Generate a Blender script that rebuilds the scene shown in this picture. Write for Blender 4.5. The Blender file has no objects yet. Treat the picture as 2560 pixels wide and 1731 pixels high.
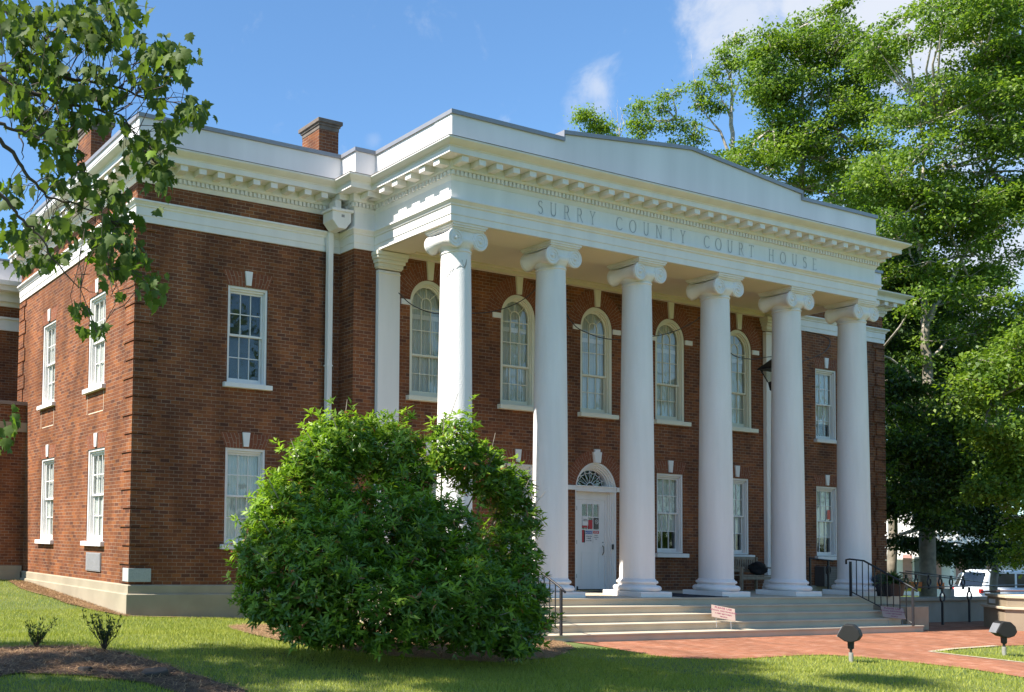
import bpy, math, random
import numpy as np
from mathutils import Vector, Matrix

rng = np.random.default_rng(7)
random.seed(7)
S = bpy.context.scene
COL = S.collection
PI = math.pi

# ------------------------------------------------------------------ camera
F_PX, CX, CY = 2418.10, 303.28, 1240.93
CAM = np.array([-8.0431, -18.0854, 0.9517])
def basis():
    y, p, r = 0.4084, 0.0430, 0.0220
    fwd = np.array([math.sin(y), math.cos(y), 0.0]); right = np.array([math.cos(y), -math.sin(y), 0.0]); up = np.array([0, 0, 1.0])
    fwd, up = fwd*math.cos(p)+up*math.sin(p), up*math.cos(p)-fwd*math.sin(p)
    right, up = right*math.cos(r)+up*math.sin(r), up*math.cos(r)-right*math.sin(r)
    return right, up, fwd
RT, UP, FW = basis()
def at(u, v, d):                     # a point seen at (u, v) of the 2560 px photo, d metres deep
    return CAM + d*(FW + RT*(u-CX)/F_PX - UP*(v-CY)/F_PX)
cam_d = bpy.data.cameras.new('camera'); cam = bpy.data.objects.new('camera', cam_d); COL.objects.link(cam)
cam_d.sensor_width = 36; cam_d.lens = F_PX/2560*36
cam_d.shift_x = (1280-CX)/2560; cam_d.shift_y = (CY-865.5)/2560
cam_d.clip_end = 2000; cam_d.clip_start = 0.1
M = Matrix(((RT[0], UP[0], -FW[0], CAM[0]), (RT[1], UP[1], -FW[1], CAM[1]), (RT[2], UP[2], -FW[2], CAM[2]), (0, 0, 0, 1)))
cam.matrix_world = M
S.camera = cam

# ------------------------------------------------------------------ light
SUN_DIR = Vector((-1.0, 0.11, 1.24)).normalized()      # towards the sun
elev = math.asin(SUN_DIR.z); azim = math.atan2(SUN_DIR.x, SUN_DIR.y)
w = bpy.data.worlds.new('World'); S.world = w; w.use_nodes = True
nt = w.node_tree; nt.nodes.clear()
def N(nt, t, **k):
    n = nt.nodes.new(t)
    for a, b in k.items(): setattr(n, a, b)
    return n
out = N(nt, 'ShaderNodeOutputWorld'); bg = N(nt, 'ShaderNodeBackground'); sky = N(nt, 'ShaderNodeTexSky')
sky.sky_type = 'NISHITA'; sky.sun_disc = False; sky.sun_elevation = elev; sky.sun_rotation = azim
sky.air_density = 1.0; sky.dust_density = 0.25; sky.ozone_density = 1.7
SKY_STRENGTH = 0.070
bg.inputs['Strength'].default_value = SKY_STRENGTH
tc = N(nt, 'ShaderNodeTexCoord')
noise = N(nt, 'ShaderNodeTexNoise'); noise.inputs['Scale'].default_value = 17; noise.inputs['Distortion'].default_value = .4; noise.inputs['Detail'].default_value = 7; noise.inputs['Roughness'].default_value = 0.6
nt.links.new(tc.outputs['Generated'], noise.inputs['Vector'])
def cloud(u, v, rad, amp, prev):
    d = at(u, v, 1)-CAM; d = d/np.linalg.norm(d)
    dst = N(nt, 'ShaderNodeVectorMath', operation='DISTANCE'); dst.inputs[1].default_value = d
    nt.links.new(tc.outputs['Generated'], dst.inputs[0])
    a = N(nt, 'ShaderNodeMapRange'); a.inputs[1].default_value = rad; a.inputs[2].default_value = 0; a.inputs[3].default_value = 0; a.inputs[4].default_value = 1
    nt.links.new(dst.outputs['Value'], a.inputs[0])
    m = N(nt, 'ShaderNodeMath', operation='MULTIPLY_ADD'); m.inputs[1].default_value = 0.85; nt.links.new(a.outputs[0], m.inputs[0])
    m.inputs[2].default_value = -0.62
    s = N(nt, 'ShaderNodeMath', operation='MULTIPLY_ADD'); s.inputs[1].default_value = 1.9; s.inputs[2].default_value = -.5; nt.links.new(noise.outputs['Fac'], s.inputs[0])
    s2 = N(nt, 'ShaderNodeMath', operation='ADD'); nt.links.new(m.outputs[0], s2.inputs[0]); nt.links.new(s.outputs[0], s2.inputs[1])
    r = N(nt, 'ShaderNodeMapRange', interpolation_type='SMOOTHSTEP'); r.inputs[1].default_value = -0.02; r.inputs[2].default_value = 0.65
    r.inputs[3].default_value = 0; r.inputs[4].default_value = amp; nt.links.new(s2.outputs[0], r.inputs[0])
    if prev is None: return r.outputs[0]
    x = N(nt, 'ShaderNodeMath', operation='MAXIMUM'); nt.links.new(prev, x.inputs[0]); nt.links.new(r.outputs[0], x.inputs[1])
    return x.outputs[0]
cl = None
for c in [(1492, 212, 0.034, 0.62), (1500, 262, .022, .4), (1880, 20, 0.07, 0.8), (2080, -20, 0.10, 0.9), (2330, 20, 0.12, 0.95), (2450, 700, 0.14, 0.9), (2300, 800, .1, .7), (935, 352, 0.012, 0.16), (2200, 480, .07, .5), (2500, 300, .1, .7)]:
    cl = cloud(*c, cl)
mixc = N(nt, 'ShaderNodeMix', data_type='RGBA'); mixc.inputs[7].default_value = (5.2, 5.5, 6.1, 1)
grade = N(nt, 'ShaderNodeMix', data_type='RGBA', blend_type='MULTIPLY'); grade.inputs[0].default_value = 1; grade.inputs[7].default_value = (0.97, 1.30, 1.50, 1)
nt.links.new(sky.outputs[0], grade.inputs[6])
nt.links.new(cl, mixc.inputs[0]); nt.links.new(grade.outputs[2], mixc.inputs[6])
nt.links.new(mixc.outputs[2], bg.inputs['Color']); nt.links.new(bg.outputs[0], out.inputs[0])
sd = bpy.data.lights.new('sun', 'SUN'); sd.energy = 5.0; sd.angle = math.radians(0.55); sd.color = (1.0, 0.94, 0.84)
so = bpy.data.objects.new('sun', sd); COL.objects.link(so); so.rotation_euler = SUN_DIR.to_track_quat('Z', 'Y').to_euler()
S.view_settings.view_transform = 'Standard'; S.view_settings.look = 'None'; S.view_settings.gamma = 1
S.view_settings.exposure = 1.2
S.cycles.max_bounces = 8; S.cycles.transparent_max_bounces = 16; S.cycles.use_denoising = True
S.cycles.caustics_reflective = False; S.cycles.caustics_refractive = False; S.cycles.sample_clamp_indirect = 6

# ------------------------------------------------------------------ materials
def mat(name):
    m = bpy.data.materials.new(name); m.use_nodes = True
    nt = m.node_tree; b = nt.nodes['Principled BSDF']
    return m, nt, b
def plain(name, col, rough=0.6, metal=0.0, var=0.08, scale=6.0, bump=0.0, bscale=60, spec=0.4, streak=0.0):
    m, nt, b = mat(name)
    tc = N(nt, 'ShaderNodeTexCoord'); n = N(nt, 'ShaderNodeTexNoise'); n.inputs['Scale'].default_value = scale; n.inputs['Detail'].default_value = 6
    nt.links.new(tc.outputs['Object'], n.inputs['Vector'])
    if streak:
        mp = N(nt, 'ShaderNodeMapping'); mp.inputs['Scale'].default_value = (1, 1, 0.12)
        nt.links.new(tc.outputs['Object'], mp.inputs[0]); nt.links.new(mp.outputs[0], n.inputs['Vector'])
    r = N(nt, 'ShaderNodeMapRange'); r.inputs[1].default_value = 0.3; r.inputs[2].default_value = 0.7
    r.inputs[3].default_value = 1-var-streak; r.inputs[4].default_value = 1+var*0.6
    nt.links.new(n.outputs['Fac'], r.inputs[0])
    mx = N(nt, 'ShaderNodeVectorMath', operation='SCALE'); mx.inputs[0].default_value = col[:3]
    nt.links.new(r.outputs[0], mx.inputs['Scale']); nt.links.new(mx.outputs[0], b.inputs['Base Color'])
    b.inputs['Roughness'].default_value = rough; b.inputs['Metallic'].default_value = metal; b.inputs['Specular IOR Level'].default_value = spec
    if bump:
        n2 = N(nt, 'ShaderNodeTexNoise'); n2.inputs['Scale'].default_value = bscale; n2.inputs['Detail'].default_value = 4
        nt.links.new(tc.outputs['Object'], n2.inputs['Vector'])
        bp = N(nt, 'ShaderNodeBump'); bp.inputs['Strength'].default_value = bump; bp.inputs['Distance'].default_value = 0.01
        nt.links.new(n2.outputs['Fac'], bp.inputs['Height']); nt.links.new(bp.outputs[0], b.inputs['Normal'])
    return m
def brick(name, cols, mortar, bw=0.215, rh=0.077, ms=0.0045, stain=0.25, rough=0.85, herring=False):
    m, nt, b = mat(name)
    uv = N(nt, 'ShaderNodeUVMap'); uv.uv_map = 'UVMap'
    # waver of the courses
    wn = N(nt, 'ShaderNodeTexNoise'); wn.inputs['Scale'].default_value = 3.0; nt.links.new(uv.outputs[0], wn.inputs['Vector'])
    ws = N(nt, 'ShaderNodeVectorMath', operation='MULTIPLY_ADD'); ws.inputs[1].default_value = (0.012, 0.012, 0); ws.inputs[2].default_value = (-0.006, -0.006, 0)
    nt.links.new(wn.outputs['Color'], ws.inputs[0])
    ad = N(nt, 'ShaderNodeVectorMath', operation='ADD'); nt.links.new(uv.outputs[0], ad.inputs[0]); nt.links.new(ws.outputs[0], ad.inputs[1])
    bt = N(nt, 'ShaderNodeTexBrick'); bt.offset = 0.5; bt.inputs['Scale'].default_value = 1.0
    bt.inputs['Brick Width'].default_value = bw; bt.inputs['Row Height'].default_value = rh
    bt.inputs['Mortar Size'].default_value = ms; bt.inputs['Mortar Smooth'].default_value = 0.25
    nt.links.new(ad.outputs[0], bt.inputs['Vector'])
    bt.inputs['Color1'].default_value = (0, 0, 0, 1); bt.inputs['Color2'].default_value = (1, 1, 1, 1); bt.inputs['Mortar'].default_value = (0.5, 0.5, 0.5, 1)
    ramp = N(nt, 'ShaderNodeValToRGB'); els = ramp.color_ramp.elements
    while len(els) < len(cols): els.new(0.5)
    for i, c in enumerate(cols):
        els[i].position = i/(len(cols)-1); els[i].color = (*c, 1)
    nt.links.new(bt.outputs['Color'], ramp.inputs[0])
    # big stains and fine grain
    n1 = N(nt, 'ShaderNodeTexNoise'); n1.inputs['Scale'].default_value = 1.0; n1.inputs['Detail'].default_value = 6; st_ = N(nt, 'ShaderNodeVectorMath', operation='MULTIPLY'); st_.inputs[1].default_value = (1.3, .5, 1); nt.links.new(uv.outputs[0], st_.inputs[0]); nt.links.new(st_.outputs[0], n1.inputs['Vector'])
    n2 = N(nt, 'ShaderNodeTexNoise'); n2.inputs['Scale'].default_value = 45; n2.inputs['Detail'].default_value = 3; nt.links.new(uv.outputs[0], n2.inputs['Vector'])
    r1 = N(nt, 'ShaderNodeMapRange'); r1.inputs[1].default_value = .35; r1.inputs[2].default_value = .65; r1.inputs[3].default_value = 1-stain; r1.inputs[4].default_value = 1+stain*0.6
    nt.links.new(n1.outputs['Fac'], r1.inputs[0])
    r2 = N(nt, 'ShaderNodeMapRange'); r2.inputs[3].default_value = .7; r2.inputs[4].default_value = 1.3; nt.links.new(n2.outputs['Fac'], r2.inputs[0])
    mm = N(nt, 'ShaderNodeMath', operation='MULTIPLY'); nt.links.new(r1.outputs[0], mm.inputs[0]); nt.links.new(r2.outputs[0], mm.inputs[1])
    mx = N(nt, 'ShaderNodeMix', data_type='RGBA'); mx.inputs[7].default_value = (*mortar, 1)
    # mortar partly dark
    n3 = N(nt, 'ShaderNodeTexNoise'); n3.inputs['Scale'].default_value = 2.3; nt.links.new(uv.outputs[0], n3.inputs['Vector'])
    r3 = N(nt, 'ShaderNodeMapRange'); r3.inputs[1].default_value = .4; r3.inputs[2].default_value = .6; r3.inputs[3].default_value = .55; r3.inputs[4].default_value = 1.0
    nt.links.new(n3.outputs['Fac'], r3.inputs[0])
    fm = N(nt, 'ShaderNodeMath', operation='MULTIPLY'); nt.links.new(bt.outputs['Fac'], fm.inputs[0]); nt.links.new(r3.outputs[0], fm.inputs[1])
    nt.links.new(fm.outputs[0], mx.inputs[0]); nt.links.new(ramp.outputs[0], mx.inputs[6])
    sc = N(nt, 'ShaderNodeVectorMath', operation='SCALE'); nt.links.new(mx.outputs[2], sc.inputs[0]); nt.links.new(mm.outputs[0], sc.inputs['Scale'])
    nt.links.new(sc.outputs[0], b.inputs['Base Color'])
    b.inputs['Roughness'].default_value = rough; b.inputs['Specular IOR Level'].default_value = 0.25
    hb = N(nt, 'ShaderNodeMath', operation='MULTIPLY_ADD'); hb.inputs[1].default_value = -1; nt.links.new(bt.outputs['Fac'], hb.inputs[0])
    n4 = N(nt, 'ShaderNodeMath', operation='MULTIPLY'); n4.inputs[1].default_value = 0.5; nt.links.new(n2.outputs['Fac'], n4.inputs[0]); nt.links.new(n4.outputs[0], hb.inputs[2])
    bp = N(nt, 'ShaderNodeBump'); bp.inputs['Strength'].default_value = 0.7; bp.inputs['Distance'].default_value = 0.008
    nt.links.new(hb.outputs[0], bp.inputs['Height']); nt.links.new(bp.outputs[0], b.inputs['Normal'])
    return m
def leafmat(name, c1, c2, rough=0.5, trans=0.45, spec=0.4, c3=None):
    m, nt, b = mat(name)
    g = N(nt, 'ShaderNodeNewGeometry'); ramp = N(nt, 'ShaderNodeValToRGB'); e = ramp.color_ramp.elements
    e[0].color = (*c1, 1); e[1].color = (*c2, 1)
    if c3:
        e.new(0.965).color = (*c2, 1); e[-1].color = (*c3, 1); e[-1].position = 0.99
    nt.links.new(g.outputs['Random Per Island'], ramp.inputs[0])
    nt.links.new(ramp.outputs[0], b.inputs['Base Color']); b.inputs['Roughness'].default_value = rough; b.inputs['Specular IOR Level'].default_value = spec
    t = N(nt, 'ShaderNodeBsdfTranslucent'); v = N(nt, 'ShaderNodeVectorMath', operation='MULTIPLY'); v.inputs[1].default_value = (1.25, 1.35, 0.5)
    nt.links.new(ramp.outputs[0], v.inputs[0]); nt.links.new(v.outputs[0], t.inputs['Color'])
    ms = N(nt, 'ShaderNodeMixShader'); ms.inputs[0].default_value = trans
    nt.links.new(b.outputs[0], ms.inputs[1]); nt.links.new(t.outputs[0], ms.inputs[2])
    nt.links.new(ms.outputs[0], nt.nodes['Material Output'].inputs[0])
    return m
def glassmat(name, tint=(0.97, 0.98, 0.97), refl=1.0):
    m, nt, b = mat(name); nt.nodes.remove(b)
    tr = N(nt, 'ShaderNodeBsdfTransparent'); tr.inputs[0].default_value = (*tint, 1)
    gl = N(nt, 'ShaderNodeBsdfGlossy'); gl.inputs['Roughness'].default_value = 0.02
    tcn = N(nt, 'ShaderNodeTexCoord'); n = N(nt, 'ShaderNodeTexNoise'); n.inputs['Scale'].default_value = 2.2; nt.links.new(tcn.outputs['Object'], n.inputs[0])
    bp = N(nt, 'ShaderNodeBump'); bp.inputs['Strength'].default_value = 0.25; bp.inputs['Distance'].default_value = 0.03; nt.links.new(n.outputs[0], bp.inputs['Height']); nt.links.new(bp.outputs[0], gl.inputs['Normal'])
    ge = N(nt, 'ShaderNodeNewGeometry'); dt = N(nt, 'ShaderNodeVectorMath', operation='DOT_PRODUCT'); nt.links.new(ge.outputs['Normal'], dt.inputs[0]); nt.links.new(ge.outputs['Incoming'], dt.inputs[1])
    ab = N(nt, 'ShaderNodeMath', operation='ABSOLUTE'); nt.links.new(dt.outputs['Value'], ab.inputs[0])
    om = N(nt, 'ShaderNodeMath', operation='SUBTRACT'); om.inputs[0].default_value = 1; nt.links.new(ab.outputs[0], om.inputs[1])
    pw = N(nt, 'ShaderNodeMath', operation='POWER'); pw.inputs[1].default_value = 5; nt.links.new(om.outputs[0], pw.inputs[0])
    mu = N(nt, 'ShaderNodeMath', operation='MULTIPLY_ADD'); mu.inputs[1].default_value = .95*refl; mu.inputs[2].default_value = .05*refl; nt.links.new(pw.outputs[0], mu.inputs[0])
    ms = N(nt, 'ShaderNodeMixShader'); nt.links.new(mu.outputs[0], ms.inputs[0]); nt.links.new(tr.outputs[0], ms.inputs[1]); nt.links.new(gl.outputs[0], ms.inputs[2])
    nt.links.new(ms.outputs[0], nt.nodes['Material Output'].inputs[0])
    return m
RED = [(0.105, 0.040, 0.024), (0.160, 0.056, 0.026), (0.19, 0.066, 0.028), (0.245, 0.086, 0.030), (0.21, 0.070, 0.028), (0.175, 0.060, 0.027), (0.135, 0.049, 0.026)]
M_BRICK = brick('red_brick', RED, (0.30, 0.21, 0.15), ms=0.0062, stain=.34)
M_BRICK_ARCH = brick('arch_brick', [(0.18, 0.058, 0.032), (0.23, 0.075, 0.036), (0.20, 0.065, 0.034)], (0.32, 0.24, 0.18), ms=.006, stain=0.1)
M_PAVE = brick('paver_brick', [(0.22, 0.085, 0.045), (0.29, 0.115, 0.06), (0.26, 0.095, 0.05), (0.34, 0.16, 0.10)], (0.36, 0.22, 0.15), bw=0.2, rh=0.1, ms=0.005, stain=0.22)
M_WHITE = plain('white_paint', (0.79, 0.755, 0.735), 0.6, var=0.03, scale=3.0, bump=0.12, bscale=30, streak=.05)
M_STUCCO = plain('white_stucco', (0.80, 0.765, 0.75), 0.75, var=0.03, scale=3.5, bump=0.6, bscale=34, streak=.07)
M_CREAM = plain('cream_paint', (0.74, 0.70, 0.58), 0.6, var=0.04, scale=1.2)
M_CEIL = plain('beige_ceiling_paint', (0.74, 0.66, 0.51), 0.6, var=0.05, scale=1.2)
M_PARAPET = plain('parapet_board', (0.74, 0.72, 0.725), 0.5, var=0.05, scale=1.3, streak=0.08)
M_COPING = plain('grey_metal_coping', (0.27, 0.27, 0.29), 0.45, metal=0.3, var=0.05)
M_STONE = plain('limestone_plinth', (0.34, 0.29, 0.21), 0.85, var=0.16, scale=1.6, bump=0.3, bscale=50)
M_STEP = plain('painted_concrete_step', (0.50, 0.42, 0.31), 0.8, var=0.10, scale=2.0, bump=0.2)
M_CONC = plain('concrete', (0.30, 0.265, 0.21), 0.9, var=0.18, scale=1.4, bump=0.3)
M_SAND = plain('sandstone_block', (0.34, 0.27, 0.19), 0.9, var=0.16, scale=2.0, bump=0.25)
M_GRAN = plain('grey_granite', (0.40, 0.42, 0.40), 0.8, var=0.2, scale=60)
M_BLACK = plain('black_iron', (0.02, 0.02, 0.024), 0.45, var=0.1)
M_BRONZE = plain('dark_bronze_paint', (0.009, 0.009, 0.009), 0.7, var=0.15)
M_GREYM = plain('grey_vent_metal', (0.30, 0.29, 0.30), 0.5, metal=0.2)
M_DARK = plain('dark_interior', (0.02, 0.02, 0.02), 0.9)
M_ROOF = plain('roof_membrane', (0.22, 0.22, 0.22), 0.9)
M_CURT = plain('sheer_curtain', (0.60, 0.61, 0.59), 0.9, var=0.08, scale=4)
M_BLIND = plain('dim_blind', (0.05, 0.06, 0.055), 0.8, var=0.3, scale=3)
M_GLASS = glassmat('window_glass')
M_WOOD = plain('weathered_teak', (0.30, 0.24, 0.18), 0.8, var=0.25, scale=8)
M_BARK = plain('grey_bark', (0.26, 0.225, 0.175), 0.9, var=0.35, scale=5, bump=0.5, bscale=14)
M_BARKD = plain('dark_twig_bark', (0.075, 0.055, 0.045), 0.85, var=0.3, scale=20)
M_PALEBARK = plain('pale_bare_bark', (0.42, 0.37, 0.31), 0.9, var=0.25, scale=8)
M_SYC = leafmat('sycamore_leaf', (0.075, 0.115, 0.030), (0.12, 0.17, 0.04), 0.6, 0.45, spec=.25, c3=(0.16, 0.26, 0.015))
M_LEAF = leafmat('tree_leaf', (0.07, 0.14, 0.018), (0.14, 0.22, 0.028), 0.5, 0.46)
M_LEAFY = leafmat('yellow_green_leaf', (0.13, 0.215, 0.022), (0.235, 0.325, 0.038), 0.5, 0.48)
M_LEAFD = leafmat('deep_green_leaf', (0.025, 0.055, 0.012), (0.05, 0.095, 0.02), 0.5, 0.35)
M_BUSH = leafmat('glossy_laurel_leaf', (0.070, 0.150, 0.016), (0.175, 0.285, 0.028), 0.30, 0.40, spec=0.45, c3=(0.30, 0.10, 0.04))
M_NEWSUNLEAF = leafmat('new_and_sunlit_laurel', (0.19, 0.31, 0.028), (0.29, 0.41, 0.045), 0.4, 0.45)  # paler green for young shoots and for leaves coloured as sunlit
M_GRASS = leafmat('grass_blade', (0.22, 0.275, 0.035), (0.42, 0.42, 0.08), 0.6, 0.35)
M_FERN = leafmat('fern_frond', (0.03, 0.08, 0.02), (0.07, 0.13, 0.03), 0.5, 0.3)

# ------------------------------------------------------------------ mesh builder
class MB:
    def __init__(s): s.v = []; s.f = []; s.uv = {}
    def add(s, vs, fs, uvs=None):
        o = len(s.v); s.v += [tuple(map(float, p)) for p in vs]
        for i, f in enumerate(fs):
            if uvs is not None: s.uv[len(s.f)] = uvs[i]
            s.f.append([o+k for k in f])
    def box(s, x0, x1, y0, y1, z0, z1):
        if x0 > x1: x0, x1 = x1, x0
        if y0 > y1: y0, y1 = y1, y0
        if z0 > z1: z0, z1 = z1, z0
        s.add([(x0, y0, z0), (x1, y0, z0), (x1, y1, z0), (x0, y1, z0), (x0, y0, z1), (x1, y0, z1), (x1, y1, z1), (x0, y1, z1)],
              [(0, 3, 2, 1), (4, 5, 6, 7), (0, 1, 5, 4), (1, 2, 6, 5), (2, 3, 7, 6), (3, 0, 4, 7)])
        return s
    def prism(s, poly, a, b, axis='y'):
        """poly in the plane across axis; y: (x,z), x: (y,z), z: (x,y)"""
        n = len(poly)
        def p(q, t): return {'y': (q[0], t, q[1]), 'x': (t, q[0], q[1]), 'z': (q[0], q[1], t)}[axis]
        ar = sum(poly[i][0]*poly[(i+1) % n][1]-poly[(i+1) % n][0]*poly[i][1] for i in range(n))
        if ar < 0: poly = poly[::-1]
        vs = [p(q, a) for q in poly]+[p(q, b) for q in poly]
        fs = [list(range(n)), list(range(n, 2*n))[::-1]]+[(i, n+i, n+(i+1) % n, (i+1) % n) for i in range(n)]
        if axis in ('x', 'z'): fs = [list(f)[::-1] for f in fs]
        if b < a: fs = [list(f)[::-1] for f in fs]
        s.add(vs, fs); return s
    def lathe(s, prof, c, n=32, sx=1, sy=1):
        vs = []; fs = []; m = len(prof)
        for r, z in prof:
            for k in range(n):
                t = 2*PI*k/n; vs.append((c[0]+r*sx*math.cos(t), c[1]+r*sy*math.sin(t), c[2]+z))
        for i in range(m-1):
            for k in range(n):
                fs.append((i*n+k, i*n+(k+1) % n, (i+1)*n+(k+1) % n, (i+1)*n+k))
        fs.append(list(range(n))[::-1]); fs.append(list(range((m-1)*n, m*n)))
        s.add(vs, fs); return s
    def tube(s, pts, rad, n=6, cap=True):
        pts = [np.array(p, float) for p in pts]; k = len(pts)
        if not hasattr(rad, '__len__'): rad = [rad]*k
        vs = []; fs = []; prev = None
        for i, p in enumerate(pts):
            t = pts[min(i+1, k-1)]-pts[max(i-1, 0)]; t = t/(np.linalg.norm(t)+1e-9)
            a = np.array([0, 0, 1.0]) if abs(t[2]) < 0.9 else np.array([1.0, 0, 0])
            if prev is not None: a = prev
            u = a-t*(a@t); u = u/(np.linalg.norm(u)+1e-9); prev = u; v = np.cross(t, u)
            for j in range(n):
                q = 2*PI*j/n+PI/n; vs.append(p+rad[i]*(u*math.cos(q)+v*math.sin(q)))
        for i in range(k-1):
            for j in range(n): fs.append((i*n+j, i*n+(j+1) % n, (i+1)*n+(j+1) % n, (i+1)*n+j))
        if cap: fs += [list(range(n))[::-1], list(range((k-1)*n, k*n))]
        s.add(vs, fs); return s
    def build(s, name, m, parent=None, smooth=False, bevel=0, loc=None, rot=None, autosm=None):
        me = bpy.data.meshes.new(name); me.from_pydata(s.v, [], s.f); me.update()
        uvl = me.uv_layers.new(name='UVMap')
        nl = len(me.loops); vi = np.empty(nl, np.int32); me.loops.foreach_get('vertex_index', vi)
        co = np.empty(len(me.vertices)*3); me.vertices.foreach_get('co', co); co = co.reshape(-1, 3)
        nf = len(me.polygons); ls = np.empty(nf, np.int32); lt = np.empty(nf, np.int32)
        me.polygons.foreach_get('loop_start', ls); me.polygons.foreach_get('loop_total', lt)
        nn = np.empty(nf*3); me.polygons.foreach_get('normal', nn); nn = np.abs(nn.reshape(-1, 3))
        fi = np.repeat(np.arange(nf), lt); ax = np.argmax(nn, 1)[fi]; p = co[vi]
        uv = np.where((ax == 0)[:, None], p[:, [1, 2]], np.where((ax == 1)[:, None], p[:, [0, 2]], p[:, [0, 1]]))
        for k, q in s.uv.items():
            if q is not None: uv[ls[k]:ls[k]+lt[k]] = q
        uvl.data.foreach_set('uv', uv.astype(np.float32).ravel())
        me.materials.append(m)
        if smooth: me.polygons.foreach_set('use_smooth', [True]*nf)
        if autosm is not None: me.set_sharp_from_angle(angle=math.radians(autosm))
        o = bpy.data.objects.new(name, me); COL.objects.link(o)
        if parent is not None: o.parent = parent
        if loc is not None: o.location = loc
        if rot is not None: o.rotation_euler = rot
        if bevel:
            bv = o.modifiers.new('bevel', 'BEVEL'); bv.width = bevel; bv.segments = 2; bv.limit_method = 'ANGLE'
        return o
def tag(o, label=None, cat=None, group=None, kind=None):
    if label: o['label'] = label
    if cat: o['category'] = cat
    if group: o['group'] = group
    if kind: o['kind'] = kind
    return o
def thing(name, label, cat, loc=(0, 0, 0), rz=0, group=None):
    o = bpy.data.objects.new(name, None); COL.objects.link(o); o.location = loc; o.rotation_euler = (0, 0, rz)
    return tag(o, label, cat, group)
def copy_tree(o, parent=None):
    c = o.copy(); COL.objects.link(c)
    if parent is not None: c.parent = parent
    for ch in list(o.children): copy_tree(ch, c)
    return c
def fastmesh(name, V, Fq, m, parent=None, k=4, smooth=False):
    """V (n,3), Fq (f,k) index arrays"""
    me = bpy.data.meshes.new(name)
    me.vertices.add(len(V)); me.vertices.foreach_set('co', np.asarray(V, np.float32).ravel())
    nf = len(Fq); me.loops.add(nf*k); me.loops.foreach_set('vertex_index', np.asarray(Fq, np.int32).ravel())
    me.polygons.add(nf); me.polygons.foreach_set('loop_start', np.arange(nf, dtype=np.int32)*k)
    me.update(calc_edges=True); me.validate()
    if smooth: me.polygons.foreach_set('use_smooth', [True]*nf)
    me.materials.append(m)
    o = bpy.data.objects.new(name, me); COL.objects.link(o)
    if parent is not None: o.parent = parent
    return o

# ------------------------------------------------------------------ ground
def hgt(x, y):
    x = np.asarray(x, float); y = np.asarray(y, float)
    base = -0.635-0.03*np.clip(x, 0, 8.2)
    back = 0.055*np.clip(y, 0, 9)*np.clip(1-(x-0.5)/3, 0, 1)
    front = -0.02*np.clip(-y-9, 0, 30)-0.14*np.clip((-y-3.5)/5, 0, 1)*np.clip((8-x)/8, 0, 1)
    bed = 0.10*np.exp(-(((x+3.6)/1.6)**2+((y+6.4)/1.5)**2))
    right = -0.75*np.clip((x-27)/14, 0, 1)**1.0
    return base+back+front+bed+right
xs = np.concatenate([np.linspace(-400, -30, 12), np.linspace(-25, 50, 151), np.linspace(60, 500, 14)])
ys = np.concatenate([np.linspace(-120, -25, 8), np.linspace(-22, 30, 105), np.linspace(40, 600, 14)])
X, Y = np.meshgrid(xs, ys); V = np.stack([X, Y, hgt(X, Y)], -1).reshape(-1, 3); nx = len(xs)
idx = np.arange(len(ys)*nx).reshape(len(ys), nx)
Fq = np.stack([idx[:-1, :-1], idx[:-1, 1:], idx[1:, 1:], idx[1:, :-1]], -1).reshape(-1, 4)
mg, nt, b = mat('lawn_soil')
tc = N(nt, 'ShaderNodeTexCoord'); n1 = N(nt, 'ShaderNodeTexNoise'); n1.inputs['Scale'].default_value = 0.8; n1.inputs['Detail'].default_value = 8; nt.links.new(tc.outputs['Object'], n1.inputs[0])
n2 = N(nt, 'ShaderNodeTexNoise'); n2.inputs['Scale'].default_value = 60; n2.inputs['Detail'].default_value = 4; nt.links.new(tc.outputs['Object'], n2.inputs[0])
rp = N(nt, 'ShaderNodeValToRGB'); rp.color_ramp.elements[0].color = (0.06, 0.095, 0.018, 1); rp.color_ramp.elements[1].color = (0.13, 0.15, 0.035, 1)
rp.color_ramp.elements[0].position = .35; rp.color_ramp.elements[1].position = .7
ma = N(nt, 'ShaderNodeMath', operation='ADD'); nt.links.new(n1.outputs[0], ma.inputs[0]); mb = N(nt, 'ShaderNodeMath', operation='MULTIPLY_ADD'); mb.inputs[1].default_value = .8; mb.inputs[2].default_value = -.4
nt.links.new(n2.outputs[0], mb.inputs[0]); nt.links.new(mb.outputs[0], ma.inputs[1]); nt.links.new(ma.outputs[0], rp.inputs[0]); nt.links.new(rp.outputs[0], b.inputs['Base Color']); b.inputs['Roughness'].default_value = .95
ground = fastmesh('ground', V, Fq, mg, smooth=True); tag(ground, kind='structure')

def sheet(name, poly, m, dz, step=0.35, kind='structure', jag=0.0):
    """a thin sheet following the ground inside a polygon"""
    from mathutils.geometry import delaunay_2d_cdt
    P = []
    n = len(poly)
    for i in range(n):
        a = np.array(poly[i], float); c = np.array(poly[(i+1) % n], float); k = max(1, int(np.linalg.norm(c-a)/step))
        for j in range(k):
            q = a+(c-a)*j/k
            if jag: q = q+rng.normal(0, jag, 2)
            P.append(q)
    nb = len(P); P0 = np.array(P)
    x0, y0 = P0.min(0); x1, y1 = P0.max(0)
    for gx in np.arange(x0+step, x1, step):
        for gy in np.arange(y0+step, y1, step):
            if inside(gx, gy, P0) and np.min(np.hypot(P0[:, 0]-gx, P0[:, 1]-gy)) > step*.4: P.append(np.array((gx, gy)))
    r = delaunay_2d_cdt([Vector(p) for p in P], [], [list(range(nb))], 1, 1e-4)
    mbb = MB(); mbb.add([(p.x, p.y, float(hgt(p.x, p.y))+dz) for p in r[0]], [list(f) for f in r[2]])
    o = mbb.build(name, m); tag(o, kind=kind); return o
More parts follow.
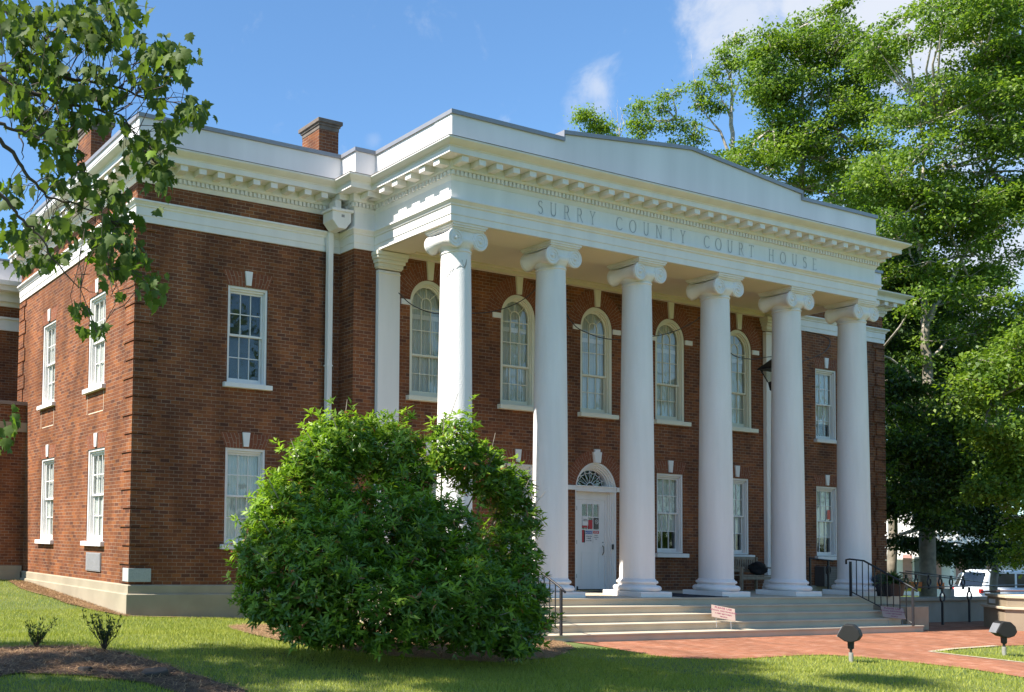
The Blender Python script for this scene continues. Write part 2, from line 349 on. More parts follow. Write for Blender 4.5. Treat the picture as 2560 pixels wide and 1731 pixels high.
def inside(x, y, P):
    c = False; n = len(P); j = n-1
    for i in range(n):
        if (P[i][1] > y) != (P[j][1] > y) and x < (P[j][0]-P[i][0])*(y-P[i][1])/(P[j][1]-P[i][1]+1e-12)+P[i][0]: c = not c
        j = i
    return c
PATH = [(5.6, -4.0), (6.4, -4.25), (7.3, -4.45), (7.2, -5.2), (6.95, -5.9), (6.8, -6.6), (7.0, -7.0), (7.8, -7.12), (8.9, -7.08), (9.9, -7.02), (10.6, -7.1), (10.9, -7.55), (11.0, -8.0), (10.95, -8.55), (10.95, -9.1), (10.7, -9.9), (10.2, -12), (13.2, -12), (13.05, -9.6), (13.15, -8.6), (13.3, -7.7), (13.4, -7.3), (14.5, -7.08), (16.4, -6.94), (17.4, -7.0), (24, -7.5), (30, -8), (30, -1), (19.9, -1.0), (19.9, -4.0), (5.6, -4.0)][:-1]
path = sheet('brick_path', PATH, M_PAVE, 0.012)
# pale edging line along the wedge of grass
mbb = MB()
ed = [(13.05, -9.6), (13.15, -8.6), (13.3, -7.7), (13.4, -7.3), (14.5, -7.08), (16.4, -6.94)]
for a, c in zip(ed[:-1], ed[1:]):
    a = np.array(a); c = np.array(c); t = (c-a)/np.linalg.norm(c-a); nn = np.array((-t[1], t[0]))*0.06
    zz = [float(hgt(*q))+0.02 for q in (a, c)]
    mbb.add([(*(a-nn), zz[0]), (*(a+nn), zz[0]), (*(c+nn), zz[1]), (*(c-nn), zz[1])], [(0, 1, 2, 3)])
tag(mbb.build('path_edging', plain('edging_concrete', (0.42, 0.34, 0.26), 0.9, var=.2)), kind='structure')
def strawmat(name, a, c):
    m, nt, b = mat(name)
    tc = N(nt, 'ShaderNodeTexCoord'); mp = N(nt, 'ShaderNodeMapping'); mp.inputs['Scale'].default_value = (1, 3.5, 1); mp.inputs['Rotation'].default_value = (0, 0, .6)
    n = N(nt, 'ShaderNodeTexNoise'); n.inputs['Scale'].default_value = 30; n.inputs['Detail'].default_value = 8; n.inputs['Distortion'].default_value = 1.5
    nt.links.new(tc.outputs['Object'], mp.inputs[0]); nt.links.new(mp.outputs[0], n.inputs[0])
    r = N(nt, 'ShaderNodeValToRGB'); r.color_ramp.elements[0].position = .35; r.color_ramp.elements[1].position = .65; r.color_ramp.elements[0].color = (*a, 1); r.color_ramp.elements[1].color = (*c, 1)
    nt.links.new(n.outputs[0], r.inputs[0]); nt.links.new(r.outputs[0], b.inputs['Base Color']); b.inputs['Roughness'].default_value = .95
    bp = N(nt, 'ShaderNodeBump'); bp.inputs['Distance'].default_value = .03; nt.links.new(n.outputs[0], bp.inputs['Height']); nt.links.new(bp.outputs[0], b.inputs['Normal'])
    return m
M_STRAW = strawmat('pine_straw', (0.20, 0.11, 0.05), (0.52, 0.35, 0.19))
M_SOIL = strawmat('mulch_soil', (0.05, 0.028, 0.018), (0.22, 0.12, 0.07))
BED = [(-6.5, -4.6), (-5, -4.7), (-4.1, -4.82), (-3.6, -4.84), (-2.95, -4.95), (-2.69, -5.38), (-2.6, -6.06), (-2.5, -7.0), (-2.4, -7.7), (-2.25, -8.4), (-2.6, -9.0), (-3.0, -8.9), (-3.3, -7.9), (-4.0, -7.35), (-4.6, -7.1), (-5.4, -7.6), (-7, -8)]
STRIP = [(-0.05, -0.15), (-0.05, 6.4), (-0.55, 6.6), (-0.75, 5), (-0.6, 3.4), (-0.62, 2), (-0.42, 0.8), (-0.15, -0.32)]
STRIP2 = [(-0.15, -0.09), (-0.1, -0.25), (1.5, -0.27), (3.4, -0.22), (4.9, -0.3), (5.0, -0.09)]
RING = [(0.78, -2.9), (0.95, -2.35), (1.5, -1.95), (2.4, -1.75), (4, -1.6), (6, -1.8), (7, -3.2), (6.9, -4.6), (6.1, -5.6), (4.4, -6.7), (2.8, -7.1), (1.5, -6.4), (0.75, -5.0), (0.6, -3.9)]
sheet('mulch_bed', BED, M_SOIL, 0.02, jag=0.04)
sheet('straw_strip', STRIP, M_STRAW, 0.02, jag=0.03)
sheet('straw_strip', STRIP2, M_STRAW, 0.018, jag=0.02, step=.2)
sheet('straw_ring', RING, M_STRAW, 0.02, jag=0.04)
# ================================================================== the court house
A = -0.526           # front plane of the central block
PF = -2.947          # front plane of the portico entablature
XL, XC0, XP0, XP1, XC1, XR = 0.0, 5.09, 5.65, 19.75, 20.31, 25.56
DEP = 7.93
Z0 = 0.0
ZAB, ZAT, ZFT, ZCT, ZPT = 7.516, 7.959, 8.377, 8.958, 9.82
FLOOR = -0.11
house = thing('court_house', 'red brick county court house with a white six-column portico', 'court house')
PATH_OUT = [(XL, DEP), (XL, 0), (XC0, 0), (XC0, A), (XP0, A), (XP0, PF), (XP1, PF), (XP1, A), (XC1, A), (XC1, 0), (XR, 0), (XR, DEP)]
PATH_WALL = [(XL, DEP), (XL, 0), (XC0, 0), (XC0, A), (XC1, A), (XC1, 0), (XR, 0), (XR, DEP)]
def offset_path(path, d):
    """move an open right-angled path outwards by d (outside is on its right hand)"""
    res = []; n = len(path)
    def nrm(a, b):
        t = np.array(b)-np.array(a); t = t/np.linalg.norm(t); return np.array((t[1], -t[0]))
    for i in range(n):
        p = np.array(path[i], float)
        if i == 0: o = -nrm(path[0], path[1])*-1
        if i == 0: res.append(p+nrm(path[0], path[1])*d); continue
        if i == n-1: res.append(p+nrm(path[-2], path[-1])*d); continue
        a = nrm(path[i-1], path[i]); c = nrm(path[i], path[i+1]); res.append(p+(a+c)*d)
    return res
# with the path running down the left side towards -y, outside (-x) is on the right hand
def sweep(mb, path, prof):
    """profile points (d, z) from the bottom outwards and up"""
    rows = [[(q[0], q[1], z) for q in offset_path(path, d)] for d, z in prof]
    n = len(path)
    for i in range(len(prof)-1):
        for j in range(n-1):
            mb.add([rows[i][j], rows[i][j+1], rows[i+1][j+1], rows[i+1][j]], [(0, 1, 2, 3)])
    # end caps
    for j in (0, n-1):
        pts = [rows[i][j] for i in range(len(prof))]
        mb.add(pts, [list(range(len(pts)))])
    return mb

# --- brick walls with real openings
SILL_UP, SILL_LO = 4.35, 0.87
HU = 6.46-SILL_UP; HL = 2.94-SILL_LO
SPRING, RAR = 6.50, 0.56
def wallgrid(mb, fn, x0, x1, z0, z1, ops, depth=0.14, inward=1):
    """fn(x, d, z): point of the wall d metres behind its face; ops (xa, xb, za, zb, arch)"""
    cx = sorted({x0, x1}|{o[0] for o in ops}|{o[1] for o in ops}); cz = sorted({z0, z1}|{o[2] for o in ops}|{o[3] for o in ops})
    def quad(P, uvs=None):
        mb.add([fn(*p) for p in P], [(0, 1, 2, 3)], [uvs] if uvs else None)
    for i in range(len(cx)-1):
        for j in range(len(cz)-1):
            xm = (cx[i]+cx[i+1])/2; zm = (cz[j]+cz[j+1])/2
            if any(o[0] < xm < o[1] and o[2] < zm < o[3] for o in ops): continue
            quad([(cx[i], 0, cz[j]), (cx[i+1], 0, cz[j]), (cx[i+1], 0, cz[j+1]), (cx[i], 0, cz[j+1])])
    for xa, xb, za, zb, arch in ops:
        zs = zb-(xb-xa)/2 if arch else zb
        if arch == 'flat': zs = zb
        quad([(xa, 0, za), (xa, 0, zs), (xa, depth, zs), (xa, depth, za)]); quad([(xb, 0, za), (xb, depth, za), (xb, depth, zs), (xb, 0, zs)])
        quad([(xa, 0, za), (xa, depth, za), (xb, depth, za), (xb, 0, za)])
        if not arch: quad([(xa, 0, zb), (xb, 0, zb), (xb, depth, zb), (xa, depth, zb)])
        else:
            r = (xb-xa)/2; c = (xa+xb)/2; K = 24
            arc = [(c-r*math.cos(PI*k/K), zs+r*math.sin(PI*k/K)) for k in range(K+1)]
            for k in range(K):
                (ax, az), (bx, bz) = arc[k], arc[k+1]
                mb.add([fn(ax, 0, az), fn(bx, 0, bz), fn(bx, 0, zb), fn(ax, 0, zb)], [(0, 1, 2, 3)])
                mb.add([fn(ax, 0, az), fn(ax, depth, az), fn(bx, depth, bz), fn(bx, 0, bz)], [(0, 1, 2, 3)])
def front(y): return lambda x, d, z: (x, y+d, z)
WX_L, WX_R = 2.69, 22.72
HW = 0.50
win_cols = [7.22, 9.95, 12.58, 15.27, 17.99]
low_cols = [7.22, 9.95, 15.26, 17.90]
side_up = [2.10, 5.40]; side_lo = [1.98, 5.28]
DOORX = 12.57
wall = MB()
wallgrid(wall, front(0), XL, XC0, Z0, ZCT, [(WX_L-HW, WX_L+HW, SILL_UP, 6.46, False), (WX_L-HW, WX_L+HW, SILL_LO, 2.94, False)])
wallgrid(wall, front(0), XC1, XR, Z0, ZCT, [(WX_R-HW, WX_R+HW, SILL_UP, 6.46, False), (WX_R-HW, WX_R+HW, SILL_LO, 2.94, False)])
ops = [(x-RAR, x+RAR, SILL_UP, SPRING+RAR, True) for x in win_cols]+[(x-HW, x+HW, SILL_LO, 2.95, False) for x in low_cols]+[(DOORX-0.72, DOORX+0.72, FLOOR, 3.11, True)]
wallgrid(wall, front(A), XC0, XC1, FLOOR, ZCT, ops)
wallgrid(wall, lambda s, d, z: (XC0+d, s, z), A, 0, Z0, ZCT, [])
wallgrid(wall, lambda s, d, z: (XC1-d, s, z), A, 0, Z0, ZCT, [])
SO = [(y-HW, y+HW, SILL_UP, 6.46, False) for y in side_up]+[(y-HW, y+HW, SILL_LO, 2.94, False) for y in side_lo]
wallgrid(wall, lambda s, d, z: (XL+d, s, z), 0, DEP, Z0, ZCT, SO, depth=0.15)
wallgrid(wall, lambda s, d, z: (XR-d, s, z), 0, DEP, Z0, ZCT, [])
wallgrid(wall, front(DEP), XL, XR, Z0, ZCT, [])
wall.build('brick_wall', M_BRICK, house)
inner = MB(); inner.box(-0.0+0.9, XR-0.9, 1.6, DEP-0.3, 0, 8.5)
inner.build('inner_core', M_DARK, house)
# flat arches of upright bricks over the square windows, laid 4 mm proud
fa = MB()
def flat_arch(fn, c, z0, h=0.32, hw=0.5):
    fa = MB()
    top = hw+0.13
    for sgn in (-1, 1):
        P = [(c+sgn*hw, z0), (c+sgn*0.07, z0), (c+sgn*0.10, z0+h), (c+sgn*top, z0+h)]
        uv = [((p[1]-z0), (p[0]-c)*(hw/(hw+(top-hw)*(p[1]-z0)/h))) for p in P]
        vs = [fn(p[0], -0.004, p[1]) for p in P]
        fa.add(vs, [(0, 1, 2, 3) if sgn < 0 else (3, 2, 1, 0)], [uv if sgn < 0 else uv[::-1]])
    fa.build('brick_arch', M_BRICK_ARCH, house)
for z in (6.46, 2.94):
    flat_arch(front(0), WX_L, z); flat_arch(front(0), WX_R, z)
for x in low_cols: flat_arch(front(A), x, 2.95)
sfn = lambda s, d, z: (XL+d, s, z)
for y in side_up: flat_arch(sfn, y, 6.46)
for y in side_lo: flat_arch(sfn, y, 2.94)
def round_arch(cx, zs, r0, r1, K=26, zc=None):
    fa = MB()
    for k in range(K):
        t0, t1 = PI*k/K, PI*(k+1)/K
        P = [(cx-r*math.cos(t), zs+r*math.sin(t)) for r, t in ((r0, t0), (r0, t1), (r1, t1), (r1, t0))]
        rm = (r0+r1)/2
        uv = [(r-r0, rm*t) for r, t in ((r0, t0), (r0, t1), (r1, t1), (r1, t0))]
        fa.add([(p[0], A-0.004, p[1]) for p in P], [(3, 2, 1, 0)], [uv[::-1]])
    fa.build('brick_arch', M_BRICK_ARCH, house)
for x in win_cols: round_arch(x, SPRING, RAR, RAR+0.42)
round_arch(DOORX, 3.11-0.72, 0.72, 1.03)
# raised brick corner blocks (quoins)
q = [MB(), MB(), MB()]; zt = 7.50; k = 0; z = 0.03
while z < zt-0.1:
    h = min(0.385, zt-z)-0.035; L = 0.52 if k % 2 else 0.40
    z1 = z+h
    # L-shaped block round the near corner
    q[0].prism([(-0.032, L), (-0.032, -0.032), (L, -0.032), (L, -0.001), (-0.001, -0.001), (-0.001, L)], z, z1, 'z')
    q[1].prism([(-0.032, DEP-L), (-0.001, DEP-L), (-0.001, DEP+.03), (-0.032, DEP+.03)], z, z1, 'z')
    q[2].prism([(XR+0.032, L), (XR+0.032, -0.032), (XR-L, -0.032), (XR-L, -0.001), (XR+0.001, -0.001), (XR+0.001, L)], z, z1, 'z')
    z += 0.385; k += 1
for q_ in q: q_.build('brick_quoins', M_BRICK, house)
# --- stone plinth
pl = MB()
base = -1.6
def plinth(path):
    pl = MB(); sweep(pl, path, [(0.10, base), (0.10, -0.20), (0.085, -0.185), (0.05, -0.18), (0.05, -0.02), (0.03, 0.0), (-0.05, 0.0)]); pl.build('stone_plinth', M_STONE, house)
plinth([(XL, DEP+.5), (XL, 0), (XC0, 0), (XC0, A), (5.3, A)])
plinth([(20.0, A), (XC1, A), (XC1, 0), (XR, 0), (XR, DEP+.5)])
cs = MB(); cs.box(-0.045, 0.47, -0.045, 0.25, 0.06, 0.335); cs.build('corner_stone', M_GRAN, house, bevel=0.004)
# --- architrave band
ar = MB()
PROF_A = [(-0.02, ZAB), (0.035, ZAB), (0.035, ZAB+0.13), (0.05, ZAB+0.135), (0.05, ZAT-0.135), (0.075, ZAT-0.12), (0.075, ZAT-0.095), (0.12, ZAT-0.045), (0.135, ZAT-0.04), (0.135, ZAT-0.005), (0.01, ZAT+0.012), (-0.02, ZAT+0.012)]
sweep(ar, PATH_OUT, PROF_A); ar.build('architrave', M_WHITE, house)
fz = MB(); sweep(fz, [(XC0, 0.02), (XC0, A), (XP0, A), (XP0, PF), (XP1, PF), (XP1, A), (XC1, A), (XC1, 0.02)], [(0.012, ZAT+0.004), (0.012, ZFT+0.02)]); fz.build('frieze', M_WHITE, house)
# --- cornice
co = MB()
PROF_C = [(-0.01, ZFT-0.02), (0.02, ZFT-0.02), (0.03, ZFT), (0.055, ZFT+0.05), (0.055, 8.535), (0.10, 8.54), (0.12, 8.565), (0.12, 8.722), (0.375, 8.722), (0.42, 8.722), (0.42, 8.83), (0.435, 8.84), (0.44, 8.855), (0.475, 8.868), (0.53, 8.90), (0.565, 8.925), (0.577, 8.94), (0.577, 8.965), (0.10, 8.99), (-0.01, 8.99)]
sweep(co, PATH_OUT, PROF_C); co.build('cornice', M_WHITE, house)
fl_ = MB(); sweep(fl_, PATH_OUT, [(0.55, 8.966), (0.584, 8.966), (0.586, 8.976), (0.10, 9.004)]); fl_.build('cornice_flashing', plain('dirty_flashing', (.20, .175, .15), .9, var=.45, scale=9), house)
de = MB(); mo = MB()
def along(a, b, sp, wdt, d0, d1, z0, z1, mb, inset=0.0):
    a = np.array(a, float); b = np.array(b, float); L = np.linalg.norm(b-a)
    t = (b-a)/L; n = np.array((t[1], -t[0])); L2 = L-2*inset
    if L2 < sp*0.4: return
    k = max(1, int(round(L2/sp))); 
    for i in range(k+1):
        c = a+t*(inset+L2*i/k)
        P = [c+t*s*wdt/2+n*d for s, d in ((-1, d0), (1, d0), (1, d1), (-1, d1))]
        mb.prism([tuple(p) for p in P], z0, z1, 'z')
def modillion_row(a, b, sp, wdt, out_, z0, z1, inset, single):
    a = np.array(a, float); b = np.array(b, float); L = np.linalg.norm(b-a); t = (b-a)/L; n = np.array((t[1], -t[0])); L2 = L-2*inset
    k = max(1, int(round(L2/sp))) if L2 > .12 else 0
    for i in range(k+1):
        c = a+t*(inset+L2*i/k) if k else (a+b)/2
        m_ = MB() if single else mo
        P = [c+t*s*wdt/2+n*d for s, d in ((-1, -.01), (1, -.01), (1, out_), (-1, out_))]
        m_.prism([tuple(p) for p in P], z0, z1, 'z')
        if single: m_.build('modillion', M_WHITE, house, bevel=0.006)
for i in range(len(PATH_OUT)-1):
    a, b = PATH_OUT[i], PATH_OUT[i+1]
    conv = lambda j: 0 < j < len(PATH_OUT)-1
    pa = offset_path(PATH_OUT, 0.055)[i]; pb = offset_path(PATH_OUT, 0.055)[i+1]
    along(pa, pb, 0.108, 0.062, -0.02, 0.045, ZFT+0.068, ZFT+0.157, de, inset=0.03)
    ma_, mb_ = offset_path(PATH_OUT, 0.125)[i], offset_path(PATH_OUT, 0.125)[i+1]
    Ls = math.hypot(b[0]-a[0], b[1]-a[1])
    seen = i < 9
    modillion_row(ma_, mb_, 0.448 if i % 2 else 0.415, 0.175, 0.252, 8.60, 8.7215, 0.14 if Ls > 1 else 0.28, seen)
de.build('dentil_course', M_WHITE, house)
if mo.f: tag(mo.build('modillion', M_WHITE, house), kind='stuff')
# --- parapet and coping
pp = MB(); cp = MB()
def para(poly, t=0.22):
    pass
PTH = [(XL, DEP), (XL, 0), (XC0, 0), (XC0, A), (XP0, A), (XP0, PF)]
sweep(pp, PTH, [(-0.01, ZCT), (-0.01, 9.735)]); PTH = PTH[:-1]+[(XP0, PF+.561)]; sweep(cp, PTH, [(-0.005, 9.735), (0.028, 9.735), (0.028, ZPT), (-0.25, ZPT), (-0.25, 9.5)])
PTH = [(XP1+.13, PF+.561), (XP1+.13, A), (XC1+.05, A), (XC1+.05, 0), (XR, 0), (XR, DEP)]
sweep(pp, PTH, [(-0.01, ZCT), (-0.01, 9.735)]); sweep(cp, PTH, [(-0.005, 9.735), (0.028, 9.735), (0.028, ZPT), (-0.25, ZPT), (-0.25, 9.5)])
xa, xb, xm = 8.77, 16.81, 12.79; xr = XP1+.13
pts = [(XP0+.0, ZPT-.085), (xa, ZPT-.085), (xa, 9.885), (xm, 10.27), (xb, 9.885), (xb, ZPT-.085), (xr-.0, ZPT-.085), (xr, ZCT), (XP0, ZCT)]
pp.prism(pts, PF+0.012, PF+0.5)
# coping boards along the stepped top
def board(x0, z0, x1, z1, th=0.085):
    cp.prism([(x0, z0), (x1, z1), (x1, z1+th), (x0, z0+th)], PF-0.028, PF+0.56)
board(XP0-.028, ZPT-.085, xa-.03, ZPT-.085); board(xa-.03, 9.885, xm, 10.27); board(xm, 10.27, xb+.03, 9.885); board(xb+.03, ZPT-.085, xr+.028, ZPT-.085)
cp.box(xa-.034, xa+.0, PF-0.026, PF+0.56, ZPT-.0849, 9.97); cp.box(xb+.0, xb+.034, PF-0.026, PF+0.56, ZPT-.0849, 9.97)
pp.build('parapet', M_PARAPET, house); cp.build('coping', M_COPING, house)
ro = MB(); ro.box(0.05, XR-.05, 0.1, DEP-.05, 9.1, 9.2); ro.box(XC0+.05, XC1-.05, A+.05, 0.1, 9.1, 9.2); ro.box(XP0+.05, XP1-.05, PF+.45, A+.05, 9.1, 9.2); ro.build('roof', M_ROOF, house)
# --- porch ceiling, beams and floor
ce = MB()
ce.box(XP0+.1, XP1-.1, PF+.1, A-.002, 7.62, 7.70)
ce.box(XP0+.02, XP1-.02, PF+0.03, PF+.82, ZAB-.003, 7.66); ce.box(XP0+.03, XP0+.8, PF+.82, A-.002, ZAB-.003, 7.66); ce.box(XP1-.8, XP1-.03, PF+.82, A-.002, ZAB-.003, 7.66)
ce.box(XP0+.8, XP1-.8, A-.13, A-.002, ZAB-.02, 7.66)
for (x0, x1, y0, y1) in ((XP0+.8, XP1-.8, PF+.82, PF+.88), (XP0+.8, XP1-.8, A-.19, A-.13), (XP0+.8, XP0+.86, PF+.82, A-.13), (XP1-.86, XP1-.8, PF+.82, A-.13)):
    ce.box(x0, x1, y0, y1, 7.58, 7.64)
ce.build('porch_ceiling', M_CEIL, house, bevel=0.006)
st = MB()
lev = [-0.11, -0.262, -0.415, -0.567, -0.72]; nose = [-3.2, -3.5, -3.8, -4.1, -4.42]
sx0, sx1 = 5.3, 18.55
for i, (z, y) in enumerate(zip(lev, nose)):
    e = 0.0 if i < 4 else 0.28
    top = z
    st.box(sx0-e, sx1+e, y, (nose[i-1] if i else -3.2+.0) if i else A+.1, -1.5 if i == 0 else -1.5, top)
    st.box(sx0-e-.002, sx1+e+.002, y-0.02, y+.03, z-0.035, z+0.0015)
st.box(XP0-.5, XP1+.5, -3.19, A+.1, -1.5, FLOOR-.002)
st.build('porch_steps', M_STEP, house, bevel=0.006)
# --- columns
COLX = [6.149+2.67*k for k in range(6)]; CYX = -2.543
def make_column():
    sh = MB(); prof = [(0.375, 0.275), (0.37, 0.30), (0.362, 0.33)]
    for k in range(15):
        t = k/14; prof.append((0.36-0.062*(t**1.7), 0.36+t*(7.08-0.36)))
    prof += [(0.315, 7.09), (0.315, 7.12), (0.298, 7.13)]
    sh.lathe(prof, (0, 0, FLOOR+.0), 48)
    col = sh.build('column', M_STUCCO, house, smooth=True); col.data.set_sharp_from_angle(angle=math.radians(40))
    b = MB(); tor = lambda R, r, zc: [(R-r+r*math.sin(PI*j/8)*1.0, zc-r*math.cos(PI*j/8)) for j in range(9)]
    pr = [(0.40, 0.118)]+tor(0.49, 0.065, 0.185)+[(0.40, 0.252), (0.385, 0.265), (0.385, 0.285)]+tor(0.425, 0.038, 0.325)+[(0.38, 0.366), (0.38, 0.385), (0.362, 0.40)]
    b.lathe(pr, (0, 0, FLOOR), 56); bo = b.build('base', M_STUCCO, col, smooth=True); bo.data.set_sharp_from_angle(angle=math.radians(50))
    p = MB(); p.box(-.495, .495, -.495, .495, FLOOR-.001, FLOOR+.12); p.build('plinth', M_WHITE, col, bevel=0.008)
    # Ionic capital
    c = MB(); ZC = 7.215; RV = 0.195; XV = 0.325; HD = 0.315
    c.lathe([(0.29, 6.99), (0.30, 7.05), (0.36, 7.12), (0.385, 7.17), (0.38, 7.22)], (0, 0, 0), 36)
    # abacus
    c.box(-.40, .40, -.37, .37, 7.40, 7.43); c.box(-.43, .43, -.40, .40, 7.43, 7.47); c.box(-.455, .455, -.42, .42, 7.47, ZAB-.002)
    # bolsters: waisted rolls between front and back scrolls
    for s in (-1, 1):
        n = 28; prof = []
        for j in range(13):
            t = -1+2*j/12; prof.append((RV*(0.68+0.30*t*t), t*HD))
        vs = []; fs = []
        for r, y in prof:
            for k in range(n):
                a = 2*PI*k/n; vs.append((s*XV+r*math.cos(a), y, ZC+r*math.sin(a)+ (RV-r)*0.6))
        for i in range(len(prof)-1):
            for k in range(n): fs.append((i*n+k, (i+1)*n+k, (i+1)*n+(k+1) % n, i*n+(k+1) % n))
        c.add(vs, fs)
        for f in (-1, 1):
            yf = f*HD
            # scroll disc
            vs = [(s*XV+RV*math.cos(2*PI*k/n), yf, ZC+RV*math.sin(2*PI*k/n)) for k in range(n)]+[(s*XV+RV*math.cos(2*PI*k/n), yf+f*0.035, ZC+RV*math.sin(2*PI*k/n)) for k in range(n)]
            c.add(vs, [tuple(range(n, 2*n)) if f < 0 else tuple(range(n, 2*n))[::-1]]+[(k, (k+1) % n, n+(k+1) % n, n+k) if f > 0 else (k, n+k, n+(k+1) % n, (k+1) % n) for k in range(n)])
            # raised spiral fillet
            sp = []; T = 2.6*2*PI
            for k in range(70):
                t = k/69; a = PI/2+ s*(-1)*(t*T); r = (RV-0.012)*(1-t)**0.85*0.93+0.030
                sp.append((s*XV+r*math.cos(a), yf+f*0.038, ZC+r*math.sin(a)))
            c.tube(sp, [0.013*(1-0.4*k/69) for k in range(70)], 5)
            c.tube([(s*XV, yf+f*0.03, ZC), (s*XV, yf+f*0.058, ZC), (s*XV, yf+f*0.066, ZC)], [0.036, 0.034, 0.018], 12)
    # canalis joining the scrolls, slightly sagging below
    for f in (-1, 1):
        top = [( -XV+2*XV*j/10, 7.405) for j in range(11)]; bot = [(-XV+2*XV*j/10, 7.23-0.02*math.sin(PI*j/10)) for j in range(11)]
        c.prism(top+bot[::-1], f*(HD-.03), f*(HD+0.022))
        c.tube([(p[0], f*(HD+0.036), p[1]-.012) for p in top], 0.012, 5); c.tube([(p[0], f*(HD+0.03), p[1]+.008) for p in bot], 0.014, 5)
        for j in range(-3, 4):   # egg ornament
            ex = j*0.066
            c.lathe([(0.004, -.035), (0.02, -.02), (0.026, 0), (0.018, .025), (0.004, .035)], (ex, f*(HD+.005), 7.205), 8)
    c.box(-XV, XV, -HD+.03, HD-.03, 7.2, 7.40)
    ca = c.build('capital', M_STUCCO, col, smooth=True); ca.data.set_sharp_from_angle(angle=math.radians(38))
    return col
col0 = make_column()
for i, x in enumerate(COLX):
    o = col0 if i == 0 else copy_tree(col0, house)
    o.location = (x, CYX, 0)
# chipped patch and crack on the first column
ch = MB()
def on_col(ang, z, r=None):
    t = (z-0.25)/(6.97-0.25); rr = (0.36-0.062*max(0, min(1, t))**1.7)+0.002
    return (COLX[0]+rr*math.sin(ang), CYX-rr*math.cos(ang), z)
for (a0, z0), (a1, z1) in [((-1.35, 6.42), (-1.25, 6.52)), ((-1.25, 6.52), (-1.15, 6.50)), ((-1.15, 6.50), (-1.05, 6.60)), ((-1.05, 6.60), (-0.95, 6.57)), ((-.95, 6.57), (-.86, 6.63)), ((-.7, 6.62), (-.45, 6.68)), ((-.45, 6.68), (-.2, 6.64))]:
    ch.tube([on_col(a0, z0), on_col(a1, z1)], 0.007, 4)
ch.build('crack', plain('crack_grey', (0.30, 0.29, 0.29), .9), house)
pt = MB()
P = [(-.35, 6.80), (0.05, 6.82), (0.03, 6.72), (-.05, 6.66), (-.12, 6.60)]
pt.add([on_col(a, z) for a, z in P], [(0, 4, 3, 2, 1)]); pt.build('bare_patch', plain('bare_render', (0.40, 0.34, 0.30), .9, var=.2), house)
# --- pilasters
def pilaster(x0, wdt):
    y1 = A-.001; d = 0.10
    m = MB(); m.box(x0, x0+wdt, y1-d, y1, FLOOR+.26, 7.10)
    p = m.build('pilaster', M_WHITE, house, bevel=.006)
    c = MB()
    for e, z0, z1 in ((.012, 7.02, 7.05), (.03, 7.13, 7.16), (.05, 7.16, 7.25), (.085, 7.25, 7.33), (.12, 7.33, 7.40), (.14, 7.40, 7.497)): c.box(x0-e, x0+wdt+e, y1-d-e, y1, z0, z1)
    c.build('capital', M_CREAM, p, bevel=.012)
    b = MB()
    for e, z0, z1 in ((.10, FLOOR, FLOOR+.12), (.07, FLOOR+.12, FLOOR+.20), (.03, FLOOR+.20, FLOOR+.27)): b.box(x0-e, x0+wdt+e, y1-d-e, y1, z0, z1)
    b.build('base', M_WHITE, p, bevel=.012)
pilaster(5.69, 0.60); pilaster(19.02, 0.60)
# --- windows (local: x across, -y outwards, z up from the sill)
def ring(mb, w, h, t, y0, y1):
    mb.box(-w/2, -w/2+t, y0, y1, 0, h); mb.box(w/2-t, w/2, y0, y1, 0, h); mb.box(-w/2+t, w/2-t, y0, y1, h-t, h); mb.box(-w/2+t, w/2-t, y0, y1, 0, t*0.6)
def sash(mb, x0, x1, z0, z1, y, bot, top, th=0.035, cols=3, rows=2, sw=0.042, mw=0.02):
    mb.box(x0, x0+sw, y, y+th, z0, z1); mb.box(x1-sw, x1, y, y+th, z0, z1); mb.box(x0+sw, x1-sw, y, y+th, z0, z0+bot); mb.box(x0+sw, x1-sw, y, y+th, z1-top, z1)
    W = x1-x0-2*sw; Hh = z1-z0-bot-top
    for i in range(1, cols): c = x0+sw+W*i/cols; mb.box(c-mw/2, c+mw/2, y+.004, y+th-.004, z0+bot, z1-top)
    for i in range(1, rows): c = z0+bot+Hh*i/rows; mb.box(x0+sw, x1-sw, y+.006, y+th-.006, c-mw/2, c+mw/2)
def curtain(w, h, name_mat, y=0.187, folds=13, seed=0, z0=0.05):
    m = MB(); n = folds*8; r = np.random.default_rng(seed)
    ph = np.cumsum(r.uniform(.5, 1.5, n+1))
    xs_ = np.linspace(-w/2, w/2, n+1); V_ = []; Fs = []
    for i, x in enumerate(xs_):
        yy = y+0.012*math.sin(ph[i]*0.78)+.006*math.sin(ph[i]*.31)
        V_ += [(x, yy, z0), (x, yy, h-.02)]
    for i in range(n): Fs.append((2*i, 2*i+2, 2*i+3, 2*i+1))
    m.add(V_, Fs); return m
def sill_mb(w, d=0.10, t=0.115):
    m = MB(); m.prism([(-d, -t), (-d, -.012), (0.16, 0.0), (0.16, -t)], -w/2-.10, w/2+.10, 'x'); return m
def keystone_mb(z0, h, w0=0.12, w1=0.19, d=0.035):
    m = MB(); m.prism([(-w0/2, z0), (w0/2, z0), (w1/2, z0+h), (-w1/2, z0+h)], -d, 0.001); return m
